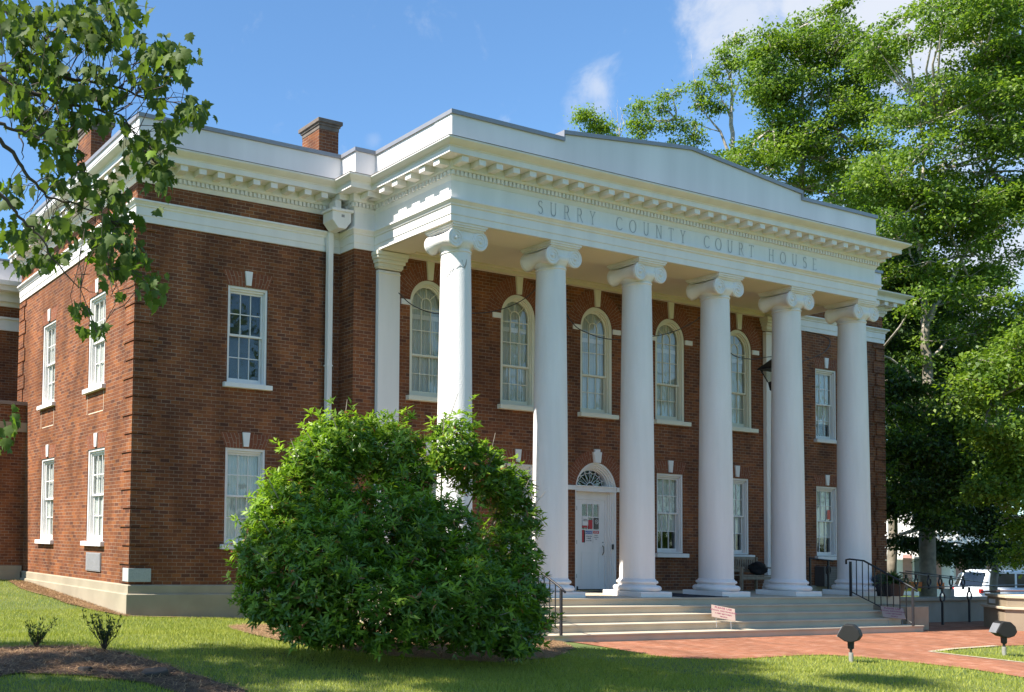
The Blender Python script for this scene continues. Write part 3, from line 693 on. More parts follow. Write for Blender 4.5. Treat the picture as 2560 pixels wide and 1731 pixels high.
def window(loc, rz=0, h=2.07, cols=3, curt='white', seed=0, drop=0.0, keyz=None, w=1.0, keep=None):
    m = MB(); ring(m, w, h, 0.055, 0.02, 0.24); m.box(-w/2+.055, w/2-.055, .06, .10, h-.10, h-.055)
    m.box(-w/2+.055, -w/2+.075, .06, .135, .033, h-.055); m.box(w/2-.075, w/2-.055, .06, .135, .033, h-.055)
    win = m.build('window', M_WHITE, house, bevel=.004, loc=loc, rot=(0, 0, rz))
    s = MB(); mid = h*0.5
    sash(s, -w/2+.075, w/2-.075, mid-.02, h-.10, .100, .045, .045); sash(s, -w/2+.075, w/2-.075, .033, mid+.025, .138, .085, .045)
    s.build('sash', M_WHITE, win, bevel=.003)
    g = MB(); g.box(-w/2+.11, w/2-.11, .116, .119, mid, h-.13); g.build('pane', M_GLASS, win)
    g = MB(); g.box(-w/2+.11, w/2-.11, .154, .157, .09, mid); g.build('pane', M_GLASS, win)
    sill_mb(w).build('sill', M_WHITE, win, bevel=.008)
    keystone_mb(h+.035, .31).build('keystone', M_WHITE, win, bevel=.006)
    if curt == 'white': curtain(w, h, 0, seed=seed, z0=drop+.03).build('curtain', M_CURT, win, smooth=True)
    elif curt == 'blind':
        b = MB()
        for k in range(int((h-.1)/.028)): b.box(-w/2+.06, w/2-.06, .26, .262, .06+k*.028, .06+k*.028+.020)
        b.box(-w/2+.28, -w/2+.285, .29, .295, .05, h-.1); b.box(w/2-.285, w/2-.28, .29, .295, .05, h-.1)
        b.build('blind', M_BLIND, win)
    return win
window((WX_L, 0, SILL_UP), h=HU, curt='blind'); window((WX_L, 0, SILL_LO), h=HL, seed=3)
wr1 = window((WX_R, 0, SILL_UP), h=HU, seed=4, drop=.45); wr2 = window((WX_R, 0, SILL_LO), h=HL, seed=5, drop=.5)
mm = MB(); mm.box(.17, .31, .292-.2, .295-.2, 1.10, 1.38); mm.build('orange_card', plain('orange_card', (0.75, 0.16, 0.12), .6), wr2)
for i, x in enumerate(low_cols): window((x, A, SILL_LO), h=HL+.01, seed=10+i, drop=.55 if i >= 2 else 0.05)
for i, y in enumerate(side_up): window((0, y, SILL_UP), -PI/2, h=HU, seed=20+i)
for i, y in enumerate(side_lo): window((0, y, SILL_LO), -PI/2, h=HL, seed=30+i)
def arched_window(x, seed):
    h = SPRING-SILL_UP; w = 2*RAR; r = RAR
    m = MB(); t = 0.085
    def arcring(mb, r0, r1, y0, y1, K=28, zc=h):
        vs = []; 
        for k in range(K+1):
            a = PI*k/K
            for rr in (r0, r1):
                for yy in (y0, y1): vs.append((-rr*math.cos(a), yy, zc+rr*math.sin(a)))
        fs = []
        for k in range(K):
            b0 = 4*k; b1 = 4*k+4
            fs += [(b0, b0+2, b1+2, b1), (b0+1, b1+1, b1+3, b0+3), (b0, b1, b1+1, b0+1), (b0+2, b0+3, b1+3, b1+2)]
        mb.add(vs, fs)
    m.box(-r, -r+t, .02, .24, 0, h); m.box(r-t, r, .02, .24, 0, h); arcring(m, r-t, r, .02, .24); m.box(-r+t, r-t, .03, .24, 0, .04)
    arcring(m, r-t-.02, r-t, .06, .13); m.box(-r+t, -r+t+.02, .06, .13, .04, h); m.box(r-t-.02, r-t, .06, .13, .04, h)
    win = m.build('arched_window', M_CREAM, house, loc=(x, A, SILL_UP)); win.data.set_sharp_from_angle(angle=math.radians(30))
    s = MB(); x0, x1 = -r+t+.02, r-t-.02; mid = 0.97
    sash(s, x0, x1, .04, mid+.025, .138, .10, .045); 
    sw, mw = .042, .02; W = x1-x0-2*sw
    s.box(x0, x0+sw, .1, .135, mid-.02, h); s.box(x1-sw, x1, .1, .135, mid-.02, h); s.box(x0+sw, x1-sw, .1, .135, mid-.02, mid+.025)
    for i in (1, 2):
        c = x0+sw+W*i/3; s.box(c-mw/2, c+mw/2, .104, .131, mid+.025, h-.10)
    for z in (mid+.04+(h-.1-mid)*.5,): s.box(x0+sw, x1-sw, .106, .129, z-mw/2, z+mw/2)
    s.box(x0+sw, x1-sw, .106, .129, h-.11, h-.09)
    R = x1-sw*0; arcring(s, R-sw, R, .1, .135)
    ri = W/6+.005
    arcring(s, ri-.011, ri+.011, .104, .131, K=16, zc=h-.02+.05); s.box(-ri-.011, -ri+.011, .104, .131, h-.1, h+.03); s.box(ri-.011, ri+.011, .104, .131, h-.1, h+.03)
    for a in (PI*.25, PI*.5, PI*.75):
        s.tube([(ri*math.cos(a), .118, h+.03+ri*math.sin(a)), ((R-sw)*math.cos(a), .118, h+(R-sw)*math.sin(a))], .011, 4)
    s.build('sash', M_CREAM, win)
    g = MB(); g.box(x0+.03, x1-.03, .154, .157, .1, mid); g.build('pane', M_GLASS, win)
    K = 24; g = MB(); poly = [(x0+.03, mid), (x1-.03, mid)]+[((R-.03)*math.cos(PI*k/K), h+(R-.03)*math.sin(PI*k/K)) for k in range(K+1)]
    g.prism(poly, .116, .119); g.build('pane', M_GLASS, win)
    sill_mb(w, .12, .12).build('sill', M_CREAM, win, bevel=.008)
    keystone_mb(h+r+.005, ZAB-.022-SPRING-r-.005, .14, .22, .05).build('keystone', M_CREAM, win, bevel=.006)
    for sg in (-1, 1):
        im = MB(); im.box(sg*(r+.001), sg*(r+.27), -.035, .002, -.08+h, .045+h); im.build('impost_block', M_WHITE, win, bevel=.005)
    curtain(w-.04, h+r-.08, 0, y=.20, seed=seed, folds=17).build('curtain', M_CURT, win, smooth=True)
    bm_ = MB(); bm_.box(-.42, .42, .160, .168, h-.33, h-.22); bm_.box(.22, .25, .160, .168, .05, h-.3); bm_.box(-.42, .42, .160, .168, mid-.03, mid+.02); bm_.build('inner_frame', M_WHITE, win)
    return win
aw = [arched_window(x, 50+i) for i, x in enumerate(win_cols)]
# --- door
dz = FLOOR; dh = 3.11-FLOOR; r = .72; spr = 3.11-.72
m = MB(); y0 = A
def arcr(mb, cx, zc, r0, r1, ya, yb, K=28):
    vs = []
    for k in range(K+1):
        a = PI*k/K
        for rr in (r0, r1):
            for yy in (ya, yb): vs.append((cx-rr*math.cos(a), yy, zc+rr*math.sin(a)))
    fs = []
    for k in range(K):
        b0 = 4*k; b1 = b0+4; fs += [(b0, b0+2, b1+2, b1), (b0+1, b1+1, b1+3, b0+3), (b0, b1, b1+1, b0+1), (b0+2, b0+3, b1+3, b1+2)]
    mb.add(vs, fs)
for e, ya, yb in ((.05, .01, .12), (.09, .05, .16), (.13, .09, .2), (.16, .13, .25)):
    m.box(DOORX-r, DOORX-r+e, A+ya, A+yb, dz, spr); m.box(DOORX+r-e, DOORX+r, A+ya, A+yb, dz, spr); arcr(m, DOORX, spr, r-e, r, A+ya, A+yb)
m.box(DOORX-r+.001, DOORX+r-.001, A+.0, A+.26, 2.37, 2.51); m.box(DOORX-r+.16, DOORX+r-.16, A+.16, A+.25, 2.17, 2.37); m.box(DOORX-r+.16, 12.08, A+.16, A+.25, dz, 2.17); m.box(13.06, DOORX+r-.16, A+.16, A+.25, dz, 2.17)
m.box(DOORX-r+.02, DOORX+r-.02, A-.02, A+.05, 2.485, 2.515)
df = m.build('door_frame', M_WHITE, house, bevel=.003)
im = MB()
for sg in (-1, 1): im.box(DOORX+sg*(r+.001), DOORX+sg*(r+.28), A-.03, A+.002, 2.39, 2.505)
im.build('impost_block', M_WHITE, df, bevel=.005)
k_ = MB(); k_.prism([(DOORX-.10, 3.10), (DOORX+.10, 3.10), (DOORX+.14, 3.37), (DOORX-.14, 3.37)], A-.06, A+.001); k_.prism([(DOORX-.09, 3.37), (DOORX+.09, 3.37), (DOORX+.09, 3.44), (DOORX-.09, 3.44)], A-.05, A+.001)
k_.build('keystone', M_WHITE, df, bevel=.004)
# fanlight
f = MB(); zc = 2.52; rf = r-.17; yf = A+.19
sc_ = (3.11-.17-zc)/rf
for k in range(1, 8):
    a = PI*k/8; f.tube([(DOORX+.12*math.cos(a), yf, zc+.12*math.sin(a)*sc_), (DOORX+rf*math.cos(a), yf, zc+rf*math.sin(a)*sc_)], .008, 4)
for k in range(8):
    a0, a1 = PI*k/8, PI*(k+1)/8; am = (a0+a1)/2; P = []
    for j in range(7):
        t = j/6; a = a0+(a1-a0)*t; rr = rf*(.86-.10*math.sin(PI*t)); P.append((DOORX+rr*math.cos(a), yf, zc+rr*math.sin(a)*sc_))
    f.tube(P, .009, 4)
f.tube([(DOORX+.12*math.cos(PI*k/10), yf, zc+.12*math.sin(PI*k/10)*sc_) for k in range(11)], .014, 4)
f.tube([(DOORX+rf*math.cos(PI*k/20), yf, zc+rf*math.sin(PI*k/20)*sc_) for k in range(21)], .03, 4)
f.build('fanlight_tracery', M_WHITE, df)
g = MB(); g.prism([(DOORX+rf*math.cos(PI*k/20), zc+rf*math.sin(PI*k/20)*sc_) for k in range(21)], yf+.02, yf+.023); g.build('pane', M_GLASS, df)
# leaf
lx0, lx1, ly = 12.08, 13.06, A+.175; lz0, lz1 = FLOOR+.03, 2.17
d = MB()
gx0, gx1, gz0, gz1 = 12.28, 12.87, 1.09, 2.06
d.box(lx0, gx0, ly, ly+.045, lz0, lz1); d.box(gx1, lx1, ly, ly+.045, lz0, lz1); d.box(gx0, gx1, ly, ly+.045, gz1, lz1); d.box(gx0, gx1, ly, ly+.045, lz0, gz0)
for i in (1, 2):
    c = gx0+(gx1-gx0)*i/3; d.box(c-.013, c+.013, ly+.004, ly+.04, gz0, gz1); c = gz0+(gz1-gz0)*i/3; d.box(gx0, gx1, ly+.006, ly+.038, c-.013, c+.013)
for (za, zb) in ((.18, .86),):
    for (a, b, c, e) in ((gx0, gx1, zb-.012, zb), (gx0, gx1, za, za+.012), (gx0, gx0+.012, za, zb), (gx1-.012, gx1, za, zb)): d.box(a, b, ly-.008, ly+.001, c, e)
door = d.build('door', M_WHITE, house, bevel=.002)
g = MB(); g.box(gx0, gx1, ly+.02, ly+.023, gz0, gz1); g.build('pane', M_GLASS, door)
g = MB(); g.tube([(12.985, ly-.01, 1.02), (12.985, ly-.05, .98), (12.99, ly-.05, .86), (12.98, ly-.012, .78)], .010, 6); g.lathe([(.001, 0), (.02, .0), (.02, .012), (.001, .012)], (12.985, ly-.02, 1.10), 12); g.build('handle', plain('aged_brass', (.10, .085, .05), .4, metal=.8), door)
for z in (.25, 1.1, 1.95):
    g = MB(); g.box(lx0-.002, lx0+.018, ly-.008, ly, z-.05, z+.05); g.build('hinge', M_BRONZE, door)
g = MB(); g.box(lx0, lx1, ly+.005, ly+.04, FLOOR, FLOOR+.03); g.box(lx0, lx0+.05, ly-.02, ly, FLOOR+.0, FLOOR+.10); g.build('bottom_seal', M_BLACK, door)
g = MB(); g.box(13.18, 13.25, A+.04, A+.052, .93, 1.06); g.build('keypad', M_BLACK, df)
# --- lettering of the frieze
def stroke_letter(ch):
    W = {'S': .5, 'U': .72, 'R': .66, 'Y': .66, 'C': .72, 'O': .80, 'N': .72, 'T': .6, 'H': .7, 'E': .52}[ch]
    arc = lambda cx, cy, rx, ry, a0, a1, n=14: [(cx+rx*math.cos(math.radians(a0+(a1-a0)*k/n)), cy+ry*math.sin(math.radians(a0+(a1-a0)*k/n))) for k in range(n+1)]
    s = .07
    d = {'S': [arc(.25, .755, .2, .215, 25, 270)+arc(.25, .27, .225, .27, 90, -150)],
         'U': [[(.12, 1), (.12, .3)]+arc(.36, .3, .24, .3, 180, 360)+[(.60, 1)], [(.03, 1), (.23, 1)], [(.51, 1), (.69, 1)]],
         'R': [[(.12, 0), (.12, 1)], [(.04, 0), (.22, 0)], [(.04, 1), (.32, 1)]+arc(.32, .75, .2, .25, 90, -90)+[(.12, .5)], [(.34, .5), (.62, 0), (.68, 0)]],
         'Y': [[(.08, 1), (.33, .5), (.58, 1)], [(.33, .5), (.33, 0)], [(0, 1), (.2, 1)], [(.48, 1), (.66, 1)], [(.24, 0), (.42, 0)]],
         'C': [arc(.42, .5, .38, .5, 40, 320, 22)],
         'O': [arc(.4, .5, .38, .5, 0, 360, 28)],
         'N': [[(.1, 0), (.1, 1), (.62, 0), (.62, 1)], [(.02, 0), (.2, 0)], [(.52, 1), (.7, 1)], [(0.02, 1), (.1, 1)]],
         'T': [[(.3, 0), (.3, 1)], [(0, .9), (.0, 1), (.6, 1), (.6, .9)], [(.2, 0), (.4, 0)]],
         'H': [[(.1, 0), (.1, 1)], [(.6, 0), (.6, 1)], [(.1, .52), (.6, .52)], [(.01, 0), (.19, 0)], [(.01, 1), (.19, 1)], [(.51, 0), (.69, 0)], [(.51, 1), (.69, 1)]],
         'E': [[(.1, 0), (.1, 1)], [(.02, 1), (.48, 1), (.48, .9)], [(.1, .52), (.38, .52)], [(.02, 0), (.5, 0), (.5, .1)]]}[ch]
    return W, d
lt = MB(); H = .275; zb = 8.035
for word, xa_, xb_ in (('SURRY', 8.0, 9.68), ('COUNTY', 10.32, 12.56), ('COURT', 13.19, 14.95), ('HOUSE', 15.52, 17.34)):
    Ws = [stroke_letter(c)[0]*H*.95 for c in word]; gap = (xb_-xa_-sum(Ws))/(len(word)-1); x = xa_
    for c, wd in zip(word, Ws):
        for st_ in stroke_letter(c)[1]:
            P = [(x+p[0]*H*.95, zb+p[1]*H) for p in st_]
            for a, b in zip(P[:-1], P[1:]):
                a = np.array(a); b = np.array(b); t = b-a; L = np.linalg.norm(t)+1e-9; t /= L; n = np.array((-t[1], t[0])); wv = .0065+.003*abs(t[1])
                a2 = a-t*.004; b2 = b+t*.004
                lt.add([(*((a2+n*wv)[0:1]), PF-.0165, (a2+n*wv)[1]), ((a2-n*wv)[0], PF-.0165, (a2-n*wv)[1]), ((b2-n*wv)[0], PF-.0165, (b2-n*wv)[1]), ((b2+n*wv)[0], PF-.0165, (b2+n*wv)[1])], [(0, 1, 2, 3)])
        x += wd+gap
lt.build('lettering', plain('letter_shade_grey', (.46, .46, .47), .9, var=.1), house)  # flat grey strokes; the grey paints in the shade of cut letters
# --- chimneys
def chimney(x0, x1, y0, y1, zt):
    c = MB(); c.box(x0, x1, y0, y1, 9.1, zt-.26); ch_ = c.build('chimney', M_BRICK, house)
    c = MB(); c.box(x0-.012, x1+.012, y0-.012, y1+.012, zt-.26, zt-.16); c.box(x0-.04, x1+.04, y0-.04, y1+.04, zt-.16, zt-.10); c.box(x0-.08, x1+.08, y0-.08, y1+.08, zt-.10, zt-.0)
    c.build('cap', plain('sooty_cap', (.16, .13, .11), .9, var=.3), ch_, bevel=.01)
chimney(5.93, 6.52, 2.1, 2.85, 11.68); chimney(0.98, 1.56, 5.3, 6.3, 11.95)
# --- leader box and downspout
ds = MB(); ds.box(4.66, 4.79, -.17, -.06, -.5, 7.93); ds.build('downspout', M_WHITE, house, bevel=.01)
lb = MB(); lb.prism([(4.50, 8.34), (5.00, 8.34), (5.00, 8.10), (4.86, 7.93), (4.66, 7.93), (4.50, 8.10)], -.52, -.16); lb.box(4.46, 5.04, -.56, -.14, 8.30, 8.36); lb.box(4.66, 4.82, -.40, -.14, 8.36, 8.6)
lb_ = lb.build('leader_box', M_WHITE, house, bevel=.008)
dt = MB(); dt.box(4.74, 4.82, -.523, -.519, 8.18, 8.24); dt.build('vent_slot', M_GREYM, lb_)
for z in (2.2, 4.9): 
    b_ = MB(); b_.box(4.645, 4.805, -.178, -.05, z, z+.03); b_.build('pipe_strap', M_WHITE, house)
# --- wall vent on the sunlit side
v = MB(); v.box(-.03, .001, 1.52, 2.38, .20, .61)
vo = v.build('wall_vent', M_GREYM, house); v = MB()
for k in range(22): v.box(-.038, -.03, 1.55, 2.35, .225+k*.017, .233+k*.017)
v.build('louver', plain('vent_louver', (.42, .41, .42), .5), vo)
# patched outline of mortar under the upper side windows
mo2 = MB()
for y in side_up:
    for (a, b, c, e) in ((y-.5, y-.485, 3.75, 4.2), (y+.485, y+.5, 3.75, 4.2), (y-.5, y+.4, 3.75, 3.77)): mo2.box(-.003, 0.001, a, b, c, e)
mo2.build('mortar_patch', plain('fresh_mortar', (.62, .52, .40), .9), house)
ac = MB(); ac.box(22.1, 23.15, -.28, -.002, -.02, .56); aco = ac.build('vent_cabinet', plain('dim_bronze_panel', (.10, .085, .08), .6), house, bevel=.01)
g = MB()
for k in range(9): g.box(22.16, 23.09, -.287, -.279, .05+k*.052, .075+k*.052)
g.build('louver', plain('louver_brown', (.14, .12, .11), .6), aco)
# --- rear wing seen at the far left
rw = MB(); rw.box(-9, .35, 8.95, 14, -.5, 8.0); rwo = rw.build('rear_wing', M_BRICK, house)
e = MB(); e.box(-9, .40, 8.88, 14, 6.90, 7.22); e.box(-9, .44, 8.83, 14, 7.22, 7.28); e.build('architrave', M_WHITE, rwo)
e = MB(); e.box(-9, .40, 8.88, 14, 7.60, 7.72); e.box(-9, .5, 8.75, 14, 7.72, 7.85); e.box(-9, .72, 8.5, 14, 7.98, 8.12); e.box(-9, .8, 8.42, 14, 8.12, 8.25); e.box(-9, .5, 8.8, 14, 7.85, 7.98); e.build('cornice', M_WHITE, rwo)
e = MB(); e.box(-9, .35, 8.95, 14, 8.25, 8.93); e.build('parapet', M_PARAPET, rwo)
e = MB(); e.box(-9, .38, 8.92, 14, 8.93, 9.0); e.build('coping', M_COPING, rwo)
lw = MB(); lw.box(-9, -.001, 7.13, 8.9, .14, 4.50); lwo = lw.build('lower_wing', M_BRICK, house)
e = MB(); e.box(-9, .0, 7.08, 8.9, 4.50, 4.60); e.build('coping', plain('brown_coping', (.22, .17, .15), .8), lwo)
e = MB(); e.box(-9, .0, 7.09, 7.13, 3.77, 4.03); e.build('stone_band', M_SAND, lwo)
e = MB(); e.box(-9, -.1, 7.04, 8.9, -.6, -.02); e.box(-9, -.05, 7.08, 8.9, -.02, .14); e.build('plinth', M_STONE, lwo)
# ================================================================== things round the house
def rod(mb, a, b, r=0.012, n=6): mb.tube([a, b], r, n)
# --- handrails of the steps
def handrail(name, label, x, yb, yt, zb, zt, nb):
    """lower newel at (yb, zb) and upper newel at (yt, zt) standing on the steps"""
    t = thing(name, label, 'handrail', (x, (yb+yt)/2, zb), group='iron handrails on the porch steps'); o = Vector(t.location)
    L = lambda p: (p[0]-o.x, p[1]-o.y, p[2]-o.z)
    m = MB(); m.box(-.02, .02, yb-o.y-.02, yb-o.y+.02, 0, .88); m.build('newel', M_BLACK, t)
    m = MB(); m.box(-.022, .022, yt-o.y-.022, yt-o.y+.022, zt-o.z, zt-o.z+.87); m.build('newel', M_BLACK, t)
    m = MB(); m.tube([L((x, yb-.10, zb+.82)), L((x, yb, zb+.90)), L((x, yt-.30, zt+.90)), L((x, yt+.02, zt+.93)), L((x, yt+.10, zt+.91)), L((x, yt+.10, zt+.80))], .022, 8); m.build('top_rail', M_BLACK, t, smooth=True)
    m = MB(); m.tube([L((x, yb, zb+.06)), L((x, yt, zt+.12))], .013, 6); m.build('bottom_rail', M_BLACK, t)
    for k in range(1, nb):
        y = yb+(yt-yb)*k/nb; s = (y-yb)/(yt-yb); z0 = zb+.06+(zt+.06-zb)*s; z1 = zb+.90+(zt-zb)*min(1, (y-yb)/(yt-.30-yb))
        m = MB(); m.box(-.008, .008, y-o.y-.008, y-o.y+.008, z0-o.z, z1-o.z); m.build('baluster', M_BLACK, t)
    return t
handrail('handrail', 'black iron handrail half hidden behind the big shrub', 7.04, -4.45, -3.1, -.72, -.11, 10)
handrail('handrail', 'black iron handrail beside the ramp at the right end of the steps', 18.36, -4.45, -3.1, -.72, -.11, 10)
# --- ramp with retaining walls and ring railings
rampw = thing('ramp_wall', 'long grey concrete wall of the entrance ramp right of the steps', 'retaining wall', (21, -2.2, -.9))
def lw_(mb): return mb
m = MB(); m.box(18.9-21, 27-21, -.35, 0, -.6, .62); wl = m.build('wall', M_CONC, rampw)
m = MB(); m.box(18.85-21, 27.05-21, -.42, .06, .62, .70); m.build('wall_cap', M_CONC, rampw, bevel=.01)
m = MB(); m.box(18.9-21, 27-21, .05, 1.6, -.6, .55); m.build('ramp_slab', M_CONC, rampw)
lb_ = thing('step_block', 'low tan block at the end of the porch steps', 'masonry block', (19.35, -3.75, -.9))
m = MB(); m.box(-.45, .45, -.3, 1.2, -.4, .60); m.build('block', M_SAND, lb_, bevel=.015)
GR = 'black railing posts with ring ornaments along the ramp'
def ring_post(x, y, z, h, label, ringz=None, R=.10):
    t = thing('railing_post', label, 'railing post', (x, y, z), group=GR)
    m = MB(); rz_ = h-.24 if ringz is None else ringz
    m.box(-.022, .022, -.022, .022, 0, rz_-R); m.box(-.022, .022, -.022, .022, rz_+R, h); m.build('post', M_BLACK, t)
    m = MB(); P = [(R*1.0*math.cos(2*PI*k/20), 0, rz_+R*1.25*math.sin(2*PI*k/20)) for k in range(21)]
    m.tube(P, .02, 6, cap=False); m.build('ring', M_BLACK, t, smooth=True)
    return t
def rail_between(pts, label, r=.018):
    m = MB(); m.tube(pts, r, 6); o = m.build('ramp_rail', M_BLACK, smooth=True); return tag(o, label, 'rail', 'long rails along the ramp')
fr = [(22.1, -3.2), (24.2, -2.75)]
ring_post(22.1, -3.2, -.95, 1.05, 'black ring-topped railing post standing on the brick paving, nearest the low tan block')
ring_post(24.3, -2.75, -.95, 1.05, 'black ring-topped railing post just left of the sandstone pier')
rail_between([(20.0, -3.45, .13), (22.1, -3.2, .13), (24.3, -2.75, .13), (28, -2.4, .15)], 'black rail running in front of the concrete ramp wall')
words = ['nearest the potted fern', 'second from the potted fern', 'third from the potted fern', 'fourth from the potted fern', 'in front of the white house corner', 'just left of the parked cars']
for k in range(6):
    u = [2266, 2291, 2323, 2351, 2378, 2408][k]; v0 = 1474; y = -.6
    d = 24.5+k*.55; p = at(u, 1474, d)
    ring_post(float(p[0]), float(p[1]), float(p[2]), .38, 'short black ring post on top of the ramp, '+words[k], ringz=.20, R=.075)
pa = at(2250, 1432, 24.1); pb = at(2300, 1437, 25.3); pc = at(2408, 1450, 27.3); rail_between([tuple(pa), tuple(pb), tuple(pc), tuple(at(2470, 1457, 28.3))], 'black handrail over the short ring posts of the ramp')
pa = at(2264, 1428, 26.3); pc = at(2420, 1447, 28.6); rail_between([tuple(pa), tuple(pc)], 'thin far black rail behind the ring posts of the ramp', .014)
# handrail stub on the porch by the right wing
t = thing('porch_guard_rail', 'black porch guard rail in front of the bronze vent cabinet', 'guard rail', (20.3, -1.4, FLOOR))
m = MB(); m.tube([(-.75, 0, .92), (.28, 0, .86)], .02, 6); m.build('top_rail', M_BLACK, t)
m = MB(); m.box(.05, .09, -.02, .02, 0, .86); m.box(-.74, -.70, -.02, .02, 0, .9); m.build('post', M_BLACK, t)
m = MB(); m.tube([(.07+.09*math.cos(2*PI*k/20), 0, .60+.12*math.sin(2*PI*k/20)) for k in range(21)], .02, 6); m.build('ring', M_BLACK, t)
# --- sandstone pier with stepped caps at the far right
pi_ = thing('stone_pier', 'tan sandstone pier with pale stepped cap beside the brick paving', 'pier', (21.9, -4.62, -.97), rz=math.radians(-48))
m = MB(); m.box(0, 3.2, 0, 1.35, -.3, .62); m.build('block', M_SAND, pi_, bevel=.01)
M_PALE = plain('pale_sandstone_ledge', (.62, .52, .38), .8)
m = MB(); m.box(-.05, 3.25, -.05, 1.40, .62, .68); m.build('ledge', M_PALE, pi_, bevel=.008)
m = MB(); m.box(.06, 3.1, .06, 1.29, .68, .90); m.build('upper_block', M_SAND, pi_, bevel=.01)
m = MB(); m.box(.02, 3.15, .02, 1.33, .90, .97); m.build('cap', M_PALE, pi_, bevel=.008)
m = MB(); m.box(.052, .058, .75, 1.15, .73, .84); m.build('paper_tag', M_WHITE, pi_)
m = MB(); m.tube([(-.02, 1.36, 1.0), (.0, .0, 1.08), (3, -.0, 1.22)], .022, 6); m.build('handrail', plain('brown_rail', (.12, .07, .06), .5), pi_)
# --- bench with a dark bag
t = thing('bench', 'weathered slatted wooden bench against the porch wall', 'bench', (17.55, -1.05, FLOOR))
m = MB()
for k in range(5): m.box(-.68, .68, -.28+k*.105, -.28+k*.105+.085, .42, .445)
m.build('seat', M_WOOD, t)
m = MB(); m.box(-.68, .68, .22, .25, .84, .92); m.box(-.68, .68, .20, .23, .52, .57)
for k in range(15): m.box(-.65+k*.092, -.65+k*.092+.05, .21, .228, .55, .86)
m.build('backrest', M_WOOD, t)
for sx in (-1, 1):
    for yy, hh in ((-.27, .64), (.22, .92)):
        m = MB(); m.box(sx*.66-.03, sx*.66+.03, yy-.03, yy+.03, 0, hh); m.build('leg', M_WOOD, t)
    m = MB(); m.box(sx*.66-.04, sx*.66+.04, -.32, .24, .62, .655); m.build('armrest', M_WOOD, t)
m = MB(); m.box(-.66, .66, -.27, -.24, .33, .41); m.build('apron', M_WOOD, t)
bag = MB(); vs = []; 
for i in range(13):
    a = PI*i/12
    for k in range(20):
        b = 2*PI*k/20; rr = 1+.13*math.sin(3*b+i)+.08*math.sin(5*b-2*i)
        q_ = max(math.sin(a), 0)**.55; vs.append((.27*q_*math.cos(b)*rr*(1-.25*i/12), .19*q_*math.sin(b)*rr, .17-.17*math.cos(a)*(1+.14*math.sin(2*b))))
fs = [(i*20+k, i*20+(k+1) % 20, (i+1)*20+(k+1) % 20, (i+1)*20+k) for i in range(12) for k in range(20)]
bag.add(vs, fs); bo = bag.build('bag', plain('black_cloth', (.015, .015, .017), .95, var=.4, scale=12, bump=.6, bscale=20), smooth=True, loc=(17.85, -1.12, FLOOR+.447))
tag(bo, 'lumpy black bag lying on the porch bench', 'bag')
# --- hanging lantern and cables
LX, LY, LZ = 17.68, -1.72, 5.12
t = thing('porch_lantern', 'big black iron lantern hanging under the porch ceiling', 'lantern', (LX, LY, LZ))
def frust(mb, w0, z0, w1, z1): mb.add([(-w0, -w0, z0), (w0, -w0, z0), (w0, w0, z0), (-w0, w0, z0), (-w1, -w1, z1), (w1, -w1, z1), (w1, w1, z1), (-w1, w1, z1)], [(0, 3, 2, 1), (4, 5, 6, 7), (0, 1, 5, 4), (1, 2, 6, 5), (2, 3, 7, 6), (3, 0, 4, 7)])
m = MB(); frust(m, .02, 0, .10, .10); frust(m, .09, .09, .12, .30); m.build('base', M_BLACK, t)
m = MB(); frust(m, .115, .31, .225, .64); m.build('glass', glassmat('lantern_glass', (.75, .75, .68), .6), t)
m = MB()
for a in (-1, 1):
    for b in (-1, 1): m.tube([(a*.12, b*.12, .30), (a*.24, b*.24, .66)], .014, 4)
m.build('frame', M_BLACK, t)
m = MB(); frust(m, .29, .63, .27, .68); frust(m, .27, .68, .05, .92); frust(m, .045, .92, .02, 1.02); m.build('lantern_roof', M_BLACK, t)
m = MB(); m.tube([(.05*math.cos(2*PI*k/12), 0, 1.06+.05*math.sin(2*PI*k/12)) for k in range(13)], .008, 5)
zz = 1.1; k = 0
while zz < 7.62-LZ-.05:
    m.tube([(.012*math.cos(2*PI*j/8) if k % 2 else 0, 0 if k % 2 else .012*math.cos(2*PI*j/8), zz+.03+.03*math.sin(2*PI*j/8)) for j in range(9)], .005, 4); zz += .05; k += 1
m.build('chain', M_BLACK, t)
def cable(pts, label):
    # smooth the points
    P = [Vector(p) for p in pts]; out_ = []
    for i in range(len(P)-1):
        p0 = P[max(i-1, 0)]; p1 = P[i]; p2 = P[i+1]; p3 = P[min(i+2, len(P)-1)]
        for k in range(8):
            s = k/8; out_.append(tuple(0.5*((2*p1)+(p2-p0)*s+(2*p0-5*p1+4*p2-p3)*s*s+(3*p1-p0-3*p2+p3)*s**3)))
    out_.append(tuple(P[-1])); m = MB(); m.tube(out_, .011, 5); o = m.build('cable', M_BLACK, smooth=True)
    tag(o, label, 'cable', 'dark cables sagging inside the porch')
yc = -1.72
cable([(5.35, yc, 6.28), (5.75, yc, 6.05), (6.41, yc, 5.95), (7.43, yc, 6.08), (7.97, yc, 6.18), (8.62, yc, 6.42), (9.15, yc, 6.76), (9.5, yc, 7.2), (9.7, yc, 7.6)], 'sagging dark cable crossing the two leftmost arched windows')
cable([(9.9, yc, 7.6), (10.1, yc, 6.6), (10.45, yc, 6.15), (10.89, yc, 6.0), (11.4, yc, 5.93), (12.1, yc, 5.97), (13.08, yc, 6.15), (13.58, yc, 6.27), (14.13, yc, 6.47), (14.83, yc, 6.87), (15.2, yc, 7.6)], 'sagging dark cable crossing the middle arched windows')
cable([(15.3, yc, 7.6), (15.5, yc, 6.5), (15.95, yc, 6.0), (16.72, yc, 5.93), (17.60, yc, 6.08), (18.4, yc, 6.02), (18.89, yc, 6.1), (19.77, yc, 6.43), (20.44, yc+.3, 6.9), (20.8, -.6, 7.3)], 'sagging dark cable that passes the hanging lantern')
